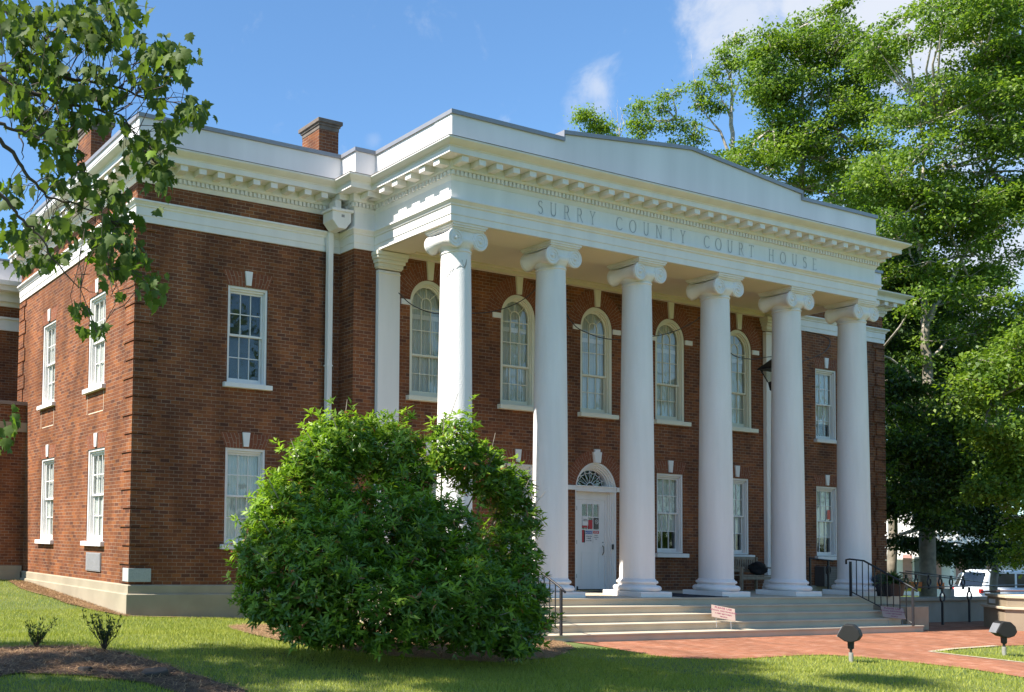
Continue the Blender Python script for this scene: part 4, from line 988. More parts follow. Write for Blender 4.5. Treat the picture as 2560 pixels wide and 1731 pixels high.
# --- flood lamps on short posts
def flood(x, y, rz, tilt, label):
    z = float(hgt(x, y))
    t = thing('flood_lamp', label, 'flood lamp', (x, y, z), rz, 'ground flood lamps aimed at the house'); t.scale = (.88, .88, 1.0)
    m = MB(); m.lathe([(.035, -.05), (.038, .16), (.036, .17)], (0, 0, 0), 14); m.build('sleeve', plain('grey_conduit', (.30, .29, .25), .6, var=.2), t, smooth=False)
    m = MB(); m.lathe([(.022, .15), (.022, .22), (.05, .24), (.055, .36), (.04, .38)], (0, 0, 0), 14); m.build('stem', M_BLACK, t)
    m = MB(); P = [(-.20, -.02), (-.11, .15), (-.08, .185), (.06, .18), (.14, .10), (.17, .0), (.12, -.08), (.02, -.12), (-.08, -.10)]
    ct, st_ = math.cos(tilt), math.sin(tilt); P = [(p[0]*ct-p[1]*st_, p[0]*st_+p[1]*ct+.46) for p in P]
    m.prism(P, -.15, .15, 'y'); m.build('housing', M_BRONZE, t, bevel=.018)
    m = MB(); L0 = [(-.205, -.03), (-.125, .145), (-.11, .14), (-.19, -.035)]; L0 = [(p[0]*ct-p[1]*st_, p[0]*st_+p[1]*ct+.46) for p in L0]; m.prism(L0, -.13, .13, 'y'); m.build('lens', plain('lamp_lens', (.22, .23, .25), .12), t)
flood(9.82, -7.94, math.radians(-68), 0.0, 'dark flood lamp on a short post in the front grass, the nearer one'); flood(14.25, -8.04, math.radians(-40), 0.0, 'dark flood lamp with a pale lens by the right edge of the photo')
# --- yard signs
def text_mesh(name, lines, m, parent, y, size, xc, z0, lead, w=None):
    for i, (txt, sz) in enumerate(lines):
        cu = bpy.data.curves.new(name, 'FONT'); cu.body = txt; cu.size = sz; cu.align_x = 'CENTER'; cu.extrude = 0.0006; cu.offset = 0.0008
        o = bpy.data.objects.new(name, cu); COL.objects.link(o); o.rotation_euler = (PI/2, 0, 0)
        bpy.context.view_layer.update(); dg = bpy.context.evaluated_depsgraph_get(); me = bpy.data.meshes.new_from_object(o.evaluated_get(dg))
        bpy.data.objects.remove(o); me.name = name; me.materials.clear(); me.materials.append(m)
        me.transform(Matrix.Translation((xc, y, z0-i*lead)) @ Matrix.Rotation(PI/2, 4, 'X'))
        o2 = bpy.data.objects.new(name, me); COL.objects.link(o2); o2.parent = parent
M_SIGNW = plain('sign_board', (.33, .245, .205), .5); M_SIGNT = plain('sign_red_ink', (.20, .03, .07), .6); M_BLUE = plain('notice_blue', (.03, .10, .35), .5); M_RED = plain('notice_red', (.50, .04, .05), .5); M_INK = plain('notice_ink', (.03, .03, .05), .6)
def yard_sign(x, y, z, rz, roll, label):
    t = thing('yard_sign', label, 'sign', (x, y, z), rz, 'social distancing signs on the porch steps'); t.rotation_euler = (math.radians(-38), roll, rz)
    m = MB(); m.box(-.225, .225, -.005, .005, .13, .45); m.build('board', M_SIGNW, t)
    m = MB(); m.tube([(-.14, .008, -.12), (-.14, .008, .3)], .004, 5); m.tube([(.14, .008, -.12), (.14, .008, .3)], .004, 5); m.build('wire_stake', M_GREYM, t)
    text_mesh('lettering', [('PLEASE USE', .065), ('SOCIAL DISTANCING', .052), ('6 FEET BETWEEN', .042), ('PEOPLE', .042)], M_SIGNT, t, -.007, .08, 0, .38, .072)
yard_sign(12.0, -4.22, -.60, math.radians(-40), math.radians(10), 'pale pink sign with red lettering leaning on the middle of the steps')
yard_sign(18.05, -4.25, -.66, math.radians(-42), math.radians(4), 'pale pink sign with red lettering at the right end of the steps by the handrail')
# --- notices on the door
yl = A+.175
def notice(x0, x1, z0, z1, label, head=None, word=None, body=(), base=M_WHITE):
    t = thing('notice', label, 'notice', ((x0+x1)/2, yl, z0), group='paper notices stuck on the front door'); w2 = (x1-x0)/2; h = z1-z0
    m = MB(); m.box(-w2, w2, -.006, -.001, 0, h); m.build('sheet', base, t)
    if head: m = MB(); m.box(-w2+.008, w2-.008, -.0075, -.006, h*.76, h-.01); m.build('heading', head, t)
    if word: text_mesh('lettering', [(word, h*.17)], M_WHITE if head else M_INK, t, -.009, .1, 0, h*.80, .1)
    if body: text_mesh('lettering', [(b, s) for b, s in body], M_INK, t, -.008, .1, 0, h*.60, h*.14)
notice(12.385, 12.645, 1.0, 1.40, 'white door notice with a blue NOTICE heading', M_BLUE, 'NOTICE', [('PLEASE WEAR', .032), ('A MASK', .045), ('AT ALL TIMES', .03)])
notice(12.66, 12.875, 1.07, 1.40, 'white door notice with a red STOP heading', M_RED, 'STOP', [('COVID-19', .03), ('DO NOT ENTER', .022), ('IF SICK', .022)])
notice(12.29, 12.49, 1.52, 1.76, 'plain white sheet in the upper left of the door glass', None, None, [('PLEASE USE', .026), ('OTHER DOOR', .026)])
t = thing('no_smoking_sticker', 'dark door sticker with a white no smoking circle', 'sticker', (12.78, yl, 1.44)); m = MB(); m.box(-.08, .08, -.006, -.001, 0, .28); m.build('sheet', plain('smoked_grey', (.10, .09, .08), .5), t)
m = MB(); m.tube([(.052*math.cos(2*PI*k/24), -.009, .18+.052*math.sin(2*PI*k/24)) for k in range(25)], .006, 4); m.tube([(-.037, -.009, .217), (.037, -.009, .143)], .005, 4); m.tube([(-.03, -.009, .18), (.03, -.009, .18)], .004, 4); m.build('symbol', M_WHITE, t)
for (a, b, c, e, lab) in ((12.29, 12.46, 1.465, 1.515, 'short red strip under the white sheet on the door'), (12.29, 12.345, 1.10, 1.41, 'tall narrow red strip at the left of the door glass'), (12.50, 12.64, 1.44, 1.66, 'red card in the middle of the door glass')):
    m = MB(); m.box(a, b, yl-.005, yl-.001, c, e); tag(m.build('red_card', M_RED), lab, 'card', 'red cards stuck on the front door')
# door mat and dark mat on the porch
m = MB(); m.box(11.9, 13.2, -1.4, -.62, FLOOR+.001, FLOOR+.014); tag(m.build('door_mat', plain('dark_mat', (.05, .03, .025), .95)), 'dark brown mat in front of the door', 'mat')
m = MB(); m.box(12.3, 13.8, -3.1, -1.7, FLOOR+.001, FLOOR+.014); tag(m.build('floor_mat', plain('black_mat', (.02, .02, .03), .95)), 'black mat on the porch between two columns', 'mat')
# --- potted fern and dark bin at the right of the steps
fx, fy = 19.6, -2.9
t = thing('waste_bin', 'rounded black bin on the porch behind the right handrail', 'bin', (19.75, -3.05, FLOOR))
t.scale = (.62, .62, .62)
m = MB(); m.lathe([(.30, 0), (.36, .3), (.36, .62), (.30, .78), (.18, .88), (.05, .92)], (0, 0, 0), 24); m.build('body', M_BLACK, t, smooth=True)
m = MB(); m.lathe([(.375, .60), (.38, .62), (.38, .66), (.36, .67)], (0, 0, 0), 24); m.build('rim', M_BLACK, t)
p_ = at(2232, 1470, 24.0)
t = thing('potted_fern', 'bushy dark fern on the ramp at the corner of the brick wing', 'fern', (float(p_[0]), float(p_[1]), float(p_[2])-.2))
m = MB(); m.lathe([(.20, 0), (.26, .30), (.28, .32)], (0, 0, 0), 20); m.build('pot', M_BLACK, t)
V = []; Fq = []
for k in range(170):
    a = rng.uniform(0, 2*PI); e = rng.uniform(.2, 1.35); L = rng.uniform(.35, .62)
    p0 = np.array((0, 0, .32)); prev = None
    for j in range(9):
        s = j/8; p = p0+np.array((math.cos(a)*math.cos(e)*L*s, math.sin(a)*math.cos(e)*L*s, math.sin(e)*L*s-.40*s*s*L)); wd = .045*math.sin(PI*min(1, s*.9+.08))
        n = np.array((-math.sin(a), math.cos(a), 0))
        if j: 
            b = len(V); V += [pp_, p, p+n*wd-np.array((0, 0, .012)), (pp_+p)/2+n*wd*.5]; V += [pp_, p, p-n*wd-np.array((0, 0, .012)), (pp_+p)/2-n*wd*.5]; Fq += [(b, b+1, b+2, b+3), (b+4, b+5, b+6, b+7)]
        pp_ = p
fastmesh('fronds', np.array(V), np.array(Fq), M_FERN, t)

# ================================================================== foliage helpers
def leaves_mesh(C, D, Nn, L, Wd, bend=0.15):
    """C centre (n,3), D direction, Nn normal, L length, Wd width -> two quads folded at the middle"""
    n = len(C); D = D/np.linalg.norm(D, axis=1, keepdims=True); Sd = np.cross(D, Nn); Sd /= (np.linalg.norm(Sd, axis=1, keepdims=True)+1e-9); U = np.cross(Sd, D)
    L = L[:, None]; Wd = Wd[:, None]
    v0 = C; v1 = C+D*L*.42+Sd*Wd*.5+U*L*bend*.4; v2 = C+D*L-U*L*bend; v3 = C+D*L*.42-Sd*Wd*.5+U*L*bend*.4
    V = np.stack([v0, v1, v2, v3], 1).reshape(-1, 3); F = np.arange(4*n).reshape(n, 4)
    return V, F
def unit(v): return v/(np.linalg.norm(v, axis=-1, keepdims=True)+1e-9)
# --- the big laurel in front of the porch
BUSHB = []   # (centre, radii)
def bb(u, v, d, ru, rv, rd): p = at(u, v, d); BUSHB.append((p, np.array((ru/F_PX*d, rd, rv/F_PX*d))*.86))
bb(850, 1120, 15.3, 95, 90, .8); bb(790, 1160, 15.0, 70, 90, .7); bb(770, 1260, 14.9, 130, 110, .9); bb(955, 1130, 15.5, 95, 90, .8); bb(1010, 1200, 15.6, 70, 70, .6); bb(1130, 1120, 15.9, 62, 92, .55); bb(1195, 1180, 16.1, 66, 70, .6); bb(1262, 1230, 16.3, 66, 62, .5); bb(1295, 1300, 16.2, 50, 60, .45)
bb(705, 1310, 14.3, 95, 100, .8); bb(668, 1390, 13.9, 72, 90, .8); bb(680, 1500, 13.7, 85, 80, .8); bb(800, 1420, 13.5, 150, 150, 1.0); bb(950, 1330, 14.2, 160, 140, 1.0); bb(1080, 1320, 14.8, 130, 90, .7); bb(1110, 1420, 14.6, 140, 110, .8)
bb(1260, 1400, 15.4, 95, 90, .6); bb(950, 1520, 13.2, 170, 120, 1.0); bb(1150, 1510, 13.7, 170, 130, 1.0); bb(1285, 1490, 14.6, 80, 90, .6); bb(1318, 1555, 14.9, 50, 45, .40); bb(800, 1560, 13.3, 120, 60, .8); bb(1250, 1590, 13.9, 110, 55, .6)
bush = thing('laurel_bush', 'big glossy green laurel bush in front of the porch steps', 'bush', (4.3, -4.0, float(hgt(4.3, -4.0))))
bx_, by_, bz_ = bush.location
def inball(P, i, f=1.0):
    c, r = BUSHB[i]; return (((P-c)/(r*f))**2).sum(-1) < 1
ros = []; nrm_ = []
for i, (c, r) in enumerate(BUSHB):
    area = (r[0]*r[2]+r[0]*r[1]+r[1]*r[2])
    n = int(560*area)
    d = unit(rng.normal(size=(n, 3))); lump = .93+.17*np.sin(d[:, 0]*7+i)*np.sin(d[:, 2]*8+2*i)+.12*np.sin(d[:, 1]*13+i*3)*np.sin(d[:, 2]*11+i)
    rad = np.where(rng.random(n) < .72, rng.uniform(.9, 1.07, n), rng.uniform(.45, .92, n))*lump
    P = c+d*r*rad[:, None]; keep = np.ones(n, bool)
    for j in range(len(BUSHB)):
        if j != i: keep &= ~inball(P, j, .80)
    keep &= P[:, 2] > hgt(P[:, 0], P[:, 1])+.03
    hole = np.sin(P[:, 0]*4.3+1)*np.sin(P[:, 2]*4.9+P[:, 1]*2.1)+.6*np.sin(P[:, 0]*9.1-P[:, 2]*7.7); keep &= (hole < .85) | (rng.random(n) < .35)
    ros.append(P[keep]); nrm_.append(unit(d/r)[keep])
P = np.concatenate(ros); Nr = np.concatenate(nrm_)
# sprigs sticking out
ns = 800; k = rng.integers(0, len(P), ns); Pu = P[k]+Nr[k]*rng.uniform(.05, .26, (ns, 1))+np.array((0, 0, .10)); nbase = len(P); P = np.concatenate([P, Pu]); Nr = np.concatenate([Nr, Nr[k]])
Ax = unit(Nr*.75+np.array((-.12, 0, .75))+rng.normal(0, .28, Nr.shape))
K = 8; n = len(P)
phi = rng.uniform(0, 2*PI, (n, 1))+np.arange(K)[None]*2*PI/K+rng.normal(0, .2, (n, K))
a0 = unit(np.cross(Ax, rng.normal(size=Ax.shape))); b0 = np.cross(Ax, a0)
rad = a0[:, None]*np.cos(phi)[..., None]+b0[:, None]*np.sin(phi)[..., None]
el = rng.uniform(.05, .95, (n, K))[..., None]
D = unit(rad*np.cos(el)+Ax[:, None]*np.sin(el)).reshape(-1, 3); Nn = unit(Ax[:, None]*np.cos(el)-rad*np.sin(el)+rng.normal(0, .15, (n, K, 3))).reshape(-1, 3)
C = (P[:, None]+rng.normal(0, .012, (n, K, 3))+Ax[:, None]*rng.uniform(-.05, .02, (n, K, 1))).reshape(-1, 3)
Ln = rng.uniform(.07, .155, n*K); 
V, Fq = leaves_mesh(C, D, Nn, Ln, Ln*.31, .12)
fresh_or_sunward = np.repeat((np.arange(n) >= nbase) | ((Nr @ np.array((-.55, -.1, .8)) > .45) & (rng.random(n) < .25)), K); VV = V.reshape(-1, 4, 3)-np.array((bx_, by_, bz_))  # young sprigs, plus some sun-facing leaves given a lighter, sunlit colour
for sel, mt in ((fresh_or_sunward, M_NEWSUNLEAF), (~fresh_or_sunward, M_BUSH)): fastmesh('foliage', VV[sel].reshape(-1, 3), np.arange(4*int(sel.sum())).reshape(-1, 4), mt, bush)
m = MB()
for i, (c, r) in enumerate(BUSHB):
    for s in range(2):
        e = c+unit(rng.normal(size=3))*r*.55-np.array((bx_, by_, bz_)); b = np.array((rng.uniform(-.9, .9)+ (c[0]-bx_)*.35, rng.uniform(-.5, .5), -.03)); mid = (b+e)/2+rng.normal(0, .12, 3)-np.array((0, 0, .1))
        m.tube([b, (b*.7+mid*.3), mid, e, e+(e-mid)*.35], [.035, .03, .022, .010, .004], 5)
m.build('stem', M_BARK, bush, smooth=True)
# dead tan leaves caught in the bush
k = rng.integers(0, len(P), 60); hub = at(1085, 1290, 13.7); near_ = np.argsort(((P-hub)**2).sum(1))[:700]; k[:30] = rng.choice(near_, 30); dl = P[k]+Nr[k]*.05; Vd, Fd = leaves_mesh(dl+np.array((0, -.02, 0)), unit(rng.normal(0, .4, (60, 3))-np.array((0, 0, 1))), unit(rng.normal(size=(60, 3))), rng.uniform(.08, .13, 60), rng.uniform(.025, .045, 60))
fastmesh('dead_leaves', Vd-np.array((bx_, by_, bz_)), Fd, plain('dead_leaf', (.42, .16, .07), .7, var=.3), bush)

# --- two young shrubs in the mulch bed
def young_shrub(x, y, s, label):
    z = float(hgt(x, y))+.02; t = thing('young_shrub', label, 'shrub', (x, y, z), group='small shrubs in the mulch bed')
    m = MB(); Cs = []; Ds = []
    for k in range(int(17*s)):
        a = rng.uniform(0, 2*PI); sp = rng.uniform(.1, .75); L = rng.uniform(.14, .36)*s
        pts = [np.array((0, 0, 0))]
        for j in range(1, 7):
            q = j/6; pts.append(np.array((math.cos(a)*sp*L*q+rng.normal(0, .006), math.sin(a)*sp*L*q+rng.normal(0, .006), L*q)))
            for _ in range(int(4*(q > .35))+1*(q > .2)): Cs.append(pts[-1]+rng.normal(0, .01, 3)); Ds.append(unit(np.array((math.cos(a), math.sin(a), 0))*.3+rng.normal(0, .6, 3)+np.array((0, 0, .9))))
        m.tube(pts, [.006*(1-.6*i/6) for i in range(7)], 4)
    m.build('stem', M_BARKD, t)
    Cs = np.array(Cs); Ds = np.array(Ds); V, Fq = leaves_mesh(Cs, Ds, unit(rng.normal(size=Ds.shape)), rng.uniform(.035, .07, len(Cs)), rng.uniform(.012, .02, len(Cs)))
    fastmesh('foliage', V, Fq, M_LEAFD, t)
young_shrub(-3.72, -5.2, 1.1, 'smaller sparse shrub in the mulch bed, the left one'); young_shrub(-2.9, -5.75, 1.55, 'larger sparse shrub in the mulch bed, the right one')
# flat rock
m = MB(); P6 = [(.20*math.cos(a)*r, .13*math.sin(a)*r) for a, r in ((0, 1), (.8, .9), (1.7, 1.1), (2.6, .95), (3.5, 1.05), (4.5, .9), (5.4, 1.08))]; m.prism(P6, -.03, .06, 'z')
tag(m.build('flat_rock', plain('field_stone', (.07, .055, .042), .9, var=.3, scale=8, bump=.5), bevel=.02, loc=(-3.0, -7.55, float(hgt(-3, -7.55))+.02), rot=(.1, -.12, .3)), 'flat grey rock lying in the mulch bed', 'rock')
m = MB(); m.prism([(p[0]*.7, p[1]*.7) for p in P6], -.03, .04, 'z')
tag(m.build('flat_rock', plain('dark_stone', (.045, .038, .034), .9, var=.3), bevel=.015, loc=(-3.75, -7.2, float(hgt(-3.75, -7.2))+.02), rot=(0, .1, 1.3)), 'small dark rock left of the flat grey rock in the bed', 'rock')

# --- lawn grass
def in_poly_np(x, y, poly):
    P = np.array(poly); c = np.zeros(len(x), bool); j = len(P)-1
    for i in range(len(P)):
        cond = ((P[i, 1] > y) != (P[j, 1] > y)) & (x < (P[j, 0]-P[i, 0])*(y-P[i, 1])/(P[j, 1]-P[i, 1]+1e-12)+P[i, 0]); c ^= cond; j = i
    return c
Gx = []; Gy = []
def scatter(n, x0, x1, y0, y1): Gx.append(rng.uniform(x0, x1, n)); Gy.append(rng.uniform(y0, y1, n))
scatter(150000, -6, 5, -9.5, -3); scatter(110000, 0, 14, -11.5, -5.5); scatter(90000, -7, 6, -3.5, 1.0); scatter(45000, -8, 0, .5, 9); scatter(30000, 11, 20, -12, -7)
gx = np.concatenate(Gx); gy = np.concatenate(Gy)
ok = ~in_poly_np(gx, gy, PATH) & ~in_poly_np(gx, gy, BED) & ~in_poly_np(gx, gy, STRIP)
rr = in_poly_np(gx, gy, RING); ok &= ~(rr & (rng.random(len(gx)) < .985)); ok &= ~((gx > -.12) & (gy > -.14) & (gx < 26)); ok &= ~((gx > 5.2) & (gx < 19) & (gy > -4.45))
ok &= ~in_poly_np(gx, gy, STRIP2)
dens = .55+.45*np.sin(gx*1.7+np.sin(gy*2.1)*1.5)*np.sin(gy*1.9+gx*.7); ok &= rng.random(len(gx)) < (.62+.38*dens)
gx = gx[ok]; gy = gy[ok]; gz = hgt(gx, gy); n = len(gx)
h = rng.uniform(.025, .065, n); a = rng.uniform(0, 2*PI, n); lean = rng.uniform(.1, .9, n)*h; b = rng.uniform(0, 2*PI, n); wv = rng.uniform(.003, .006, n)
B = np.stack([gx, gy, gz-.003], 1); s_ = np.stack([np.cos(a)*wv, np.sin(a)*wv, np.zeros(n)], 1); tip = B+np.stack([np.cos(b)*lean, np.sin(b)*lean, h], 1)
V = np.stack([B-s_, B+s_, tip], 1).reshape(-1, 3); Fq = np.arange(3*n).reshape(n, 3)
gr = fastmesh('lawn_grass', V, Fq, M_GRASS, k=3); tag(gr, 'short green lawn grass in front of the court house', 'grass', kind='stuff')

# --- sycamore: off-frame trunk, boughs reaching in at the upper left
syc = thing('sycamore_tree', 'sycamore whose leafy boughs hang in at the upper left', 'tree', (-10.6, -9.2, float(hgt(-10.6, -9.2))))
so_ = np.array(syc.location)
m = MB()
m.tube([np.array((0, 0, -.2)), np.array((.1, 0, 2)), np.array((.1, .2, 5)), np.array((-.2, .3, 9)), np.array((0, .5, 14))], [.42, .34, .30, .22, .1], 12)
m.build('trunk', M_BARK, syc, smooth=True)
br = MB(); ALLB = []
def bough(P, d0, d1, r0, r1):
    """P in photo pixels, deepening from d0 to d1"""
    pts = []; n = len(P)
    for i, (u, v) in enumerate(P): pts.append(at(u, v, d0+(d1-d0)*i/(n-1))-so_)
    # resample with jitter
    out_ = []
    for i in range(n-1):
        for k in range(4):
            s = k/4; q = pts[i]*(1-s)+pts[i+1]*s
            if k: q = q+rng.normal(0, .006, 3)
            out_.append(q)
    out_.append(pts[-1]); R = [(r0+(r1-r0)*i/(len(out_)-1))*.62 for i in range(len(out_))]
    br.tube(out_, R, 6); ALLB.extend(out_); return out_
BO = [([(-160, 90), (0, 176), (69, 179), (94, 132), (110, 105), (138, 74), (200, 40), (235, 5)], 6.6, 6.9, .030, .006),
      ([(69, 179), (165, 195), (248, 209), (292, 219), (358, 245), (391, 249), (470, 262), (510, 285)], 6.6, 7.3, .020, .003),
      ([(292, 219), (320, 203), (345, 195), (380, 170), (440, 150)], 6.9, 7.2, .010, .003),
      ([(-150, 120), (0, 193), (69, 229), (138, 256), (193, 264), (248, 275), (303, 289), (352, 358), (400, 420)], 6.3, 6.7, .028, .004),
      ([(-120, 270), (0, 309), (41, 327), (96, 346), (124, 321), (170, 330)], 6.0, 6.3, .022, .004),
      ([(-120, 280), (0, 349), (39, 393), (66, 437), (96, 470), (124, 495), (193, 511), (260, 540), (300, 560)], 6.2, 6.6, .026, .004),
      ([(-100, 430), (0, 486), (33, 522), (61, 555), (96, 586), (132, 648), (198, 720), (237, 731)], 5.9, 6.2, .022, .003),
      ([(140, 257), (176, 357), (193, 379), (209, 415), (220, 462), (225, 520)], 6.4, 6.6, .010, .003),
      ([(201, 620), (201, 756), (225, 800), (250, 850)], 6.2, 6.2, .004, .002), ([(260, 600), (284, 698), (311, 764)], 6.3, 6.3, .004, .002),
      ([(48, 333), (58, 365), (55, 400)], 6.1, 6.1, .01, .004), ([(66, 330), (95, 300), (122, 270)], 6.1, 6.3, .007, .003), ([(138, 74), (190, 80), (260, 50), (300, 60), (340, 95), (370, 110)], 6.9, 7.2, .008, .003),
      ([(230, 90), (290, 110), (330, 160), (360, 190)], 7.0, 7.2, .005, .003), ([(250, 60), (310, 30), (340, 0)], 7.0, 7.1, .005, .003), ([(0, 10), (30, 60), (80, 20)], 6.8, 6.8, .01, .004)]
for P_, d0, d1, r0, r1 in BO: bough(P_, d0, d1, r0, r1)
# limbs that carry the boughs back to the trunk
for P_, d0, d1, r0, r1 in BO[:1]+BO[3:7]:
    e = at(P_[0][0], P_[0][1], d0)-so_; z = e[2]+1.6; b = np.array((.1, .2, max(2.2, z))); br.tube([b, (b+e)/2+np.array((0, 0, .5)), e], [.09, .06, r0], 8)
br.build('branch', M_BARKD, syc, smooth=True)
# lobed leaves
LOBE = np.array([(0, 0), (.16, -.06), (.42, .02), (.34, .16), (.52, .36), (.34, .40), (.30, .62), (.16, .62), (0, 1.0), (-.16, .62), (-.30, .62), (-.34, .40), (-.52, .36), (-.34, .16), (-.42, .02), (-.16, -.06)])
def lobed(C, D, Nn, L):
    n = len(C); D = unit(D); Sd = unit(np.cross(D, Nn)); U = np.cross(Sd, D); k = len(LOBE)
    cup = (LOBE[:, 0]**2)*-.55+LOBE[:, 1]**2*-.18
    V = C[:, None]+(Sd[:, None]*LOBE[None, :, 0:1]+D[:, None]*LOBE[None, :, 1:2]+U[:, None]*cup[None, :, None])*L[:, None, None]
    cen = C+D*L[:, None]*.35+U*L[:, None]*.03
    V = np.concatenate([V, cen[:, None]], 1).reshape(-1, 3); base_ = np.arange(n)[:, None]*(k+1)
    F = []
    for i in range(k): F.append(np.stack([base_[:, 0]+i, base_[:, 0]+(i+1) % k, base_[:, 0]+k], 1))
    return V, np.concatenate(F)
CL = [(60, 70, 75, 80, 62), (200, 45, 90, 60, 62), (320, 25, 40, 40, 20), (250, 95, 70, 40, 26), (395, 135, 80, 45, 44), (440, 165, 40, 45, 14), (45, 215, 55, 70, 34), (120, 190, 55, 45, 20), (190, 230, 60, 40, 24), (265, 235, 45, 35, 14), (375, 225, 45, 40, 13), (400, 195, 50, 25, 10), (475, 275, 45, 32, 22), (425, 320, 42, 40, 17), (100, 290, 70, 30, 16),
      (200, 290, 60, 28, 14), (285, 300, 35, 22, 7), (60, 260, 60, 40, 18), (145, 355, 60, 40, 20), (30, 470, 45, 50, 12), (175, 330, 35, 40, 10), (370, 395, 55, 60, 26), (410, 445, 35, 35, 13), (340, 370, 30, 40, 8), (150, 440, 45, 40, 16), (205, 450, 25, 50, 9), (265, 480, 50, 40, 18), (290, 545, 50, 45, 22), (50, 590, 70, 50, 20),
      (150, 560, 50, 45, 20), (240, 600, 55, 40, 24), (320, 650, 70, 50, 34), (380, 715, 35, 45, 14), (60, 650, 40, 30, 10), (130, 650, 50, 30, 12), (195, 775, 25, 25, 5), (205, 820, 12, 15, 3), (240, 830, 22, 22, 6), (15, 1085, 30, 40, 12), (35, 1040, 12, 25, 4), (120, 130, 60, 50, 26), (20, 30, 40, 40, 12), (330, 95, 25, 20, 6), (310, 735, 14, 12, 2), (200, 700, 8, 8, 1), (310, 600, 40, 30, 10), (90, 330, 40, 20, 7), (245, 175, 60, 25, 12)]
Cc = []; 
for (u, v, ru, rv, n) in CL:
    n = int(n*2.2)
    for _ in range(n):
        q = rng.normal(0, .5, 2); d = 6.6+rng.normal(0, .25); Cc.append(at(u+q[0]*ru, v+q[1]*rv, d)-so_)
Cc = np.array(Cc); n = len(Cc)
tw = MB(); BP = np.array(ALLB)
for q in Cc[rng.random(n) < .22]:
    j = np.argmin(((BP-q)**2).sum(1)); b = BP[j]
    if np.linalg.norm(q-b) < .5:
        j = min(len(BP)-1, max(0, j+rng.integers(-3, 4))); b = BP[j]; L_ = np.linalg.norm(q-b)
        if L_ > .7: continue
        m1 = b*.7+q*.3+rng.normal(0, .12*L_, 3)+np.array((0, 0, .06*L_)); m2 = b*.3+q*.7+rng.normal(0, .10*L_, 3)+np.array((0, 0, .08*L_)); tw.tube([b, m1, m2, q], [.0036, .003, .0022, .0012], 4, cap=False)
tw.build('twigs', M_BARKD, syc)
D = unit(rng.normal(0, .55, (n, 3))+np.array((.1, 0, -1.0))); Nn = unit(rng.normal(0, .75, (n, 3))+np.array((.15, -.55, .55)))
V, Fq = lobed(Cc, D, Nn, rng.uniform(.048, .112, n)); fastmesh('foliage', V, Fq, M_SYC, syc, k=3)
# high crown above the frame: it shades the lawn
def crown_cloud(n, c, r, shell=.5):
    d = unit(rng.normal(size=(n, 3))); rad = rng.uniform(shell, 1, n)**.7; return c+d*r*rad[:, None]
blobs = []
Hc = []
for k in range(30):
    p = np.array((rng.uniform(-6.5, 4.8), rng.uniform(-.6, 4.0), rng.uniform(9.8, 15.5)))
    Hc.append(crown_cloud(420, p, np.array((1.0, 1.0, .65)), .2))
Hc = np.concatenate(Hc); wc = Hc+so_
# nothing of the high crown may dip into the picture's sky
rel = wc-CAM; dd = rel@FW; vv = CY-F_PX*(rel@UP)/np.maximum(dd, .1); uu = CX+F_PX*(rel@RT)/np.maximum(dd, .1)
vis = (dd > 0) & (uu > -60) & (uu < 2620) & (vv > -60); Hc = Hc[~vis]; n = len(Hc)
V, Fq = leaves_mesh(Hc, unit(rng.normal(0, .6, (n, 3))+np.array((0, 0, -.6))), unit(rng.normal(0, .6, (n, 3))+np.array((0, 0, 1))), rng.uniform(.14, .22, n), rng.uniform(.11, .17, n)); fastmesh('crown', V, Fq, M_SYC, syc)
# a second off-frame tree left of the lawn; its high crown dapples the grass
shd = thing('lawn_tree', 'off-frame tree left of the lawn casting dappled shade', 'tree', (-15.5, -6.5, -.8)); sho = np.array(shd.location)
m = MB(); m.tube([(0, 0, -.3), (.1, 0, 4), (-.1, .1, 9), (.2, 0, 15)], [.4, .33, .25, .1], 10)
for k in range(14):
    a = rng.uniform(0, 2*PI); L = rng.uniform(2.5, 6); z = rng.uniform(8, 13); m.tube([(0, 0, z), (math.cos(a)*L*.5, math.sin(a)*L*.4, z+1.2), (math.cos(a)*L, math.sin(a)*L*.7, z+1.8)], [.1, .06, .02], 6)
m.build('trunk', M_BARK, shd, smooth=True)
Hc = []
for k in range(95):
    # aimed so that the shade falls on the front lawn, in clumps with gaps
    sx = rng.uniform(-6, 14); sy = rng.uniform(-10.5, -5.0 if sx < -.3 else -7.1); z = rng.uniform(12, 19); t_ = (z+.8)/1.24
    p = np.array((sx-t_, sy+.14*t_, z))-sho
    if abs(p[0]) > 9.5: continue
    Hc.append(crown_cloud(330, p, np.array((1.05, .75, .5))*rng.uniform(.6, 1.2), .1))
Hc = np.concatenate(Hc); wc = Hc+sho; rel = wc-CAM; dd = rel@FW; vv = CY-F_PX*(rel@UP)/np.maximum(dd, .1); uu = CX+F_PX*(rel@RT)/np.maximum(dd, .1)
vis = (dd > 0) & (uu > -60) & (uu < 2620) & (vv > -60); Hc = Hc[~vis]; n = len(Hc)
V, Fq = leaves_mesh(Hc, unit(rng.normal(0, .6, (n, 3))+np.array((0, 0, -.6))), unit(rng.normal(0, .6, (n, 3))+np.array((0, 0, 1))), rng.uniform(.14, .22, n), rng.uniform(.11, .17, n)); fastmesh('crown', V, Fq, M_SYC, shd)
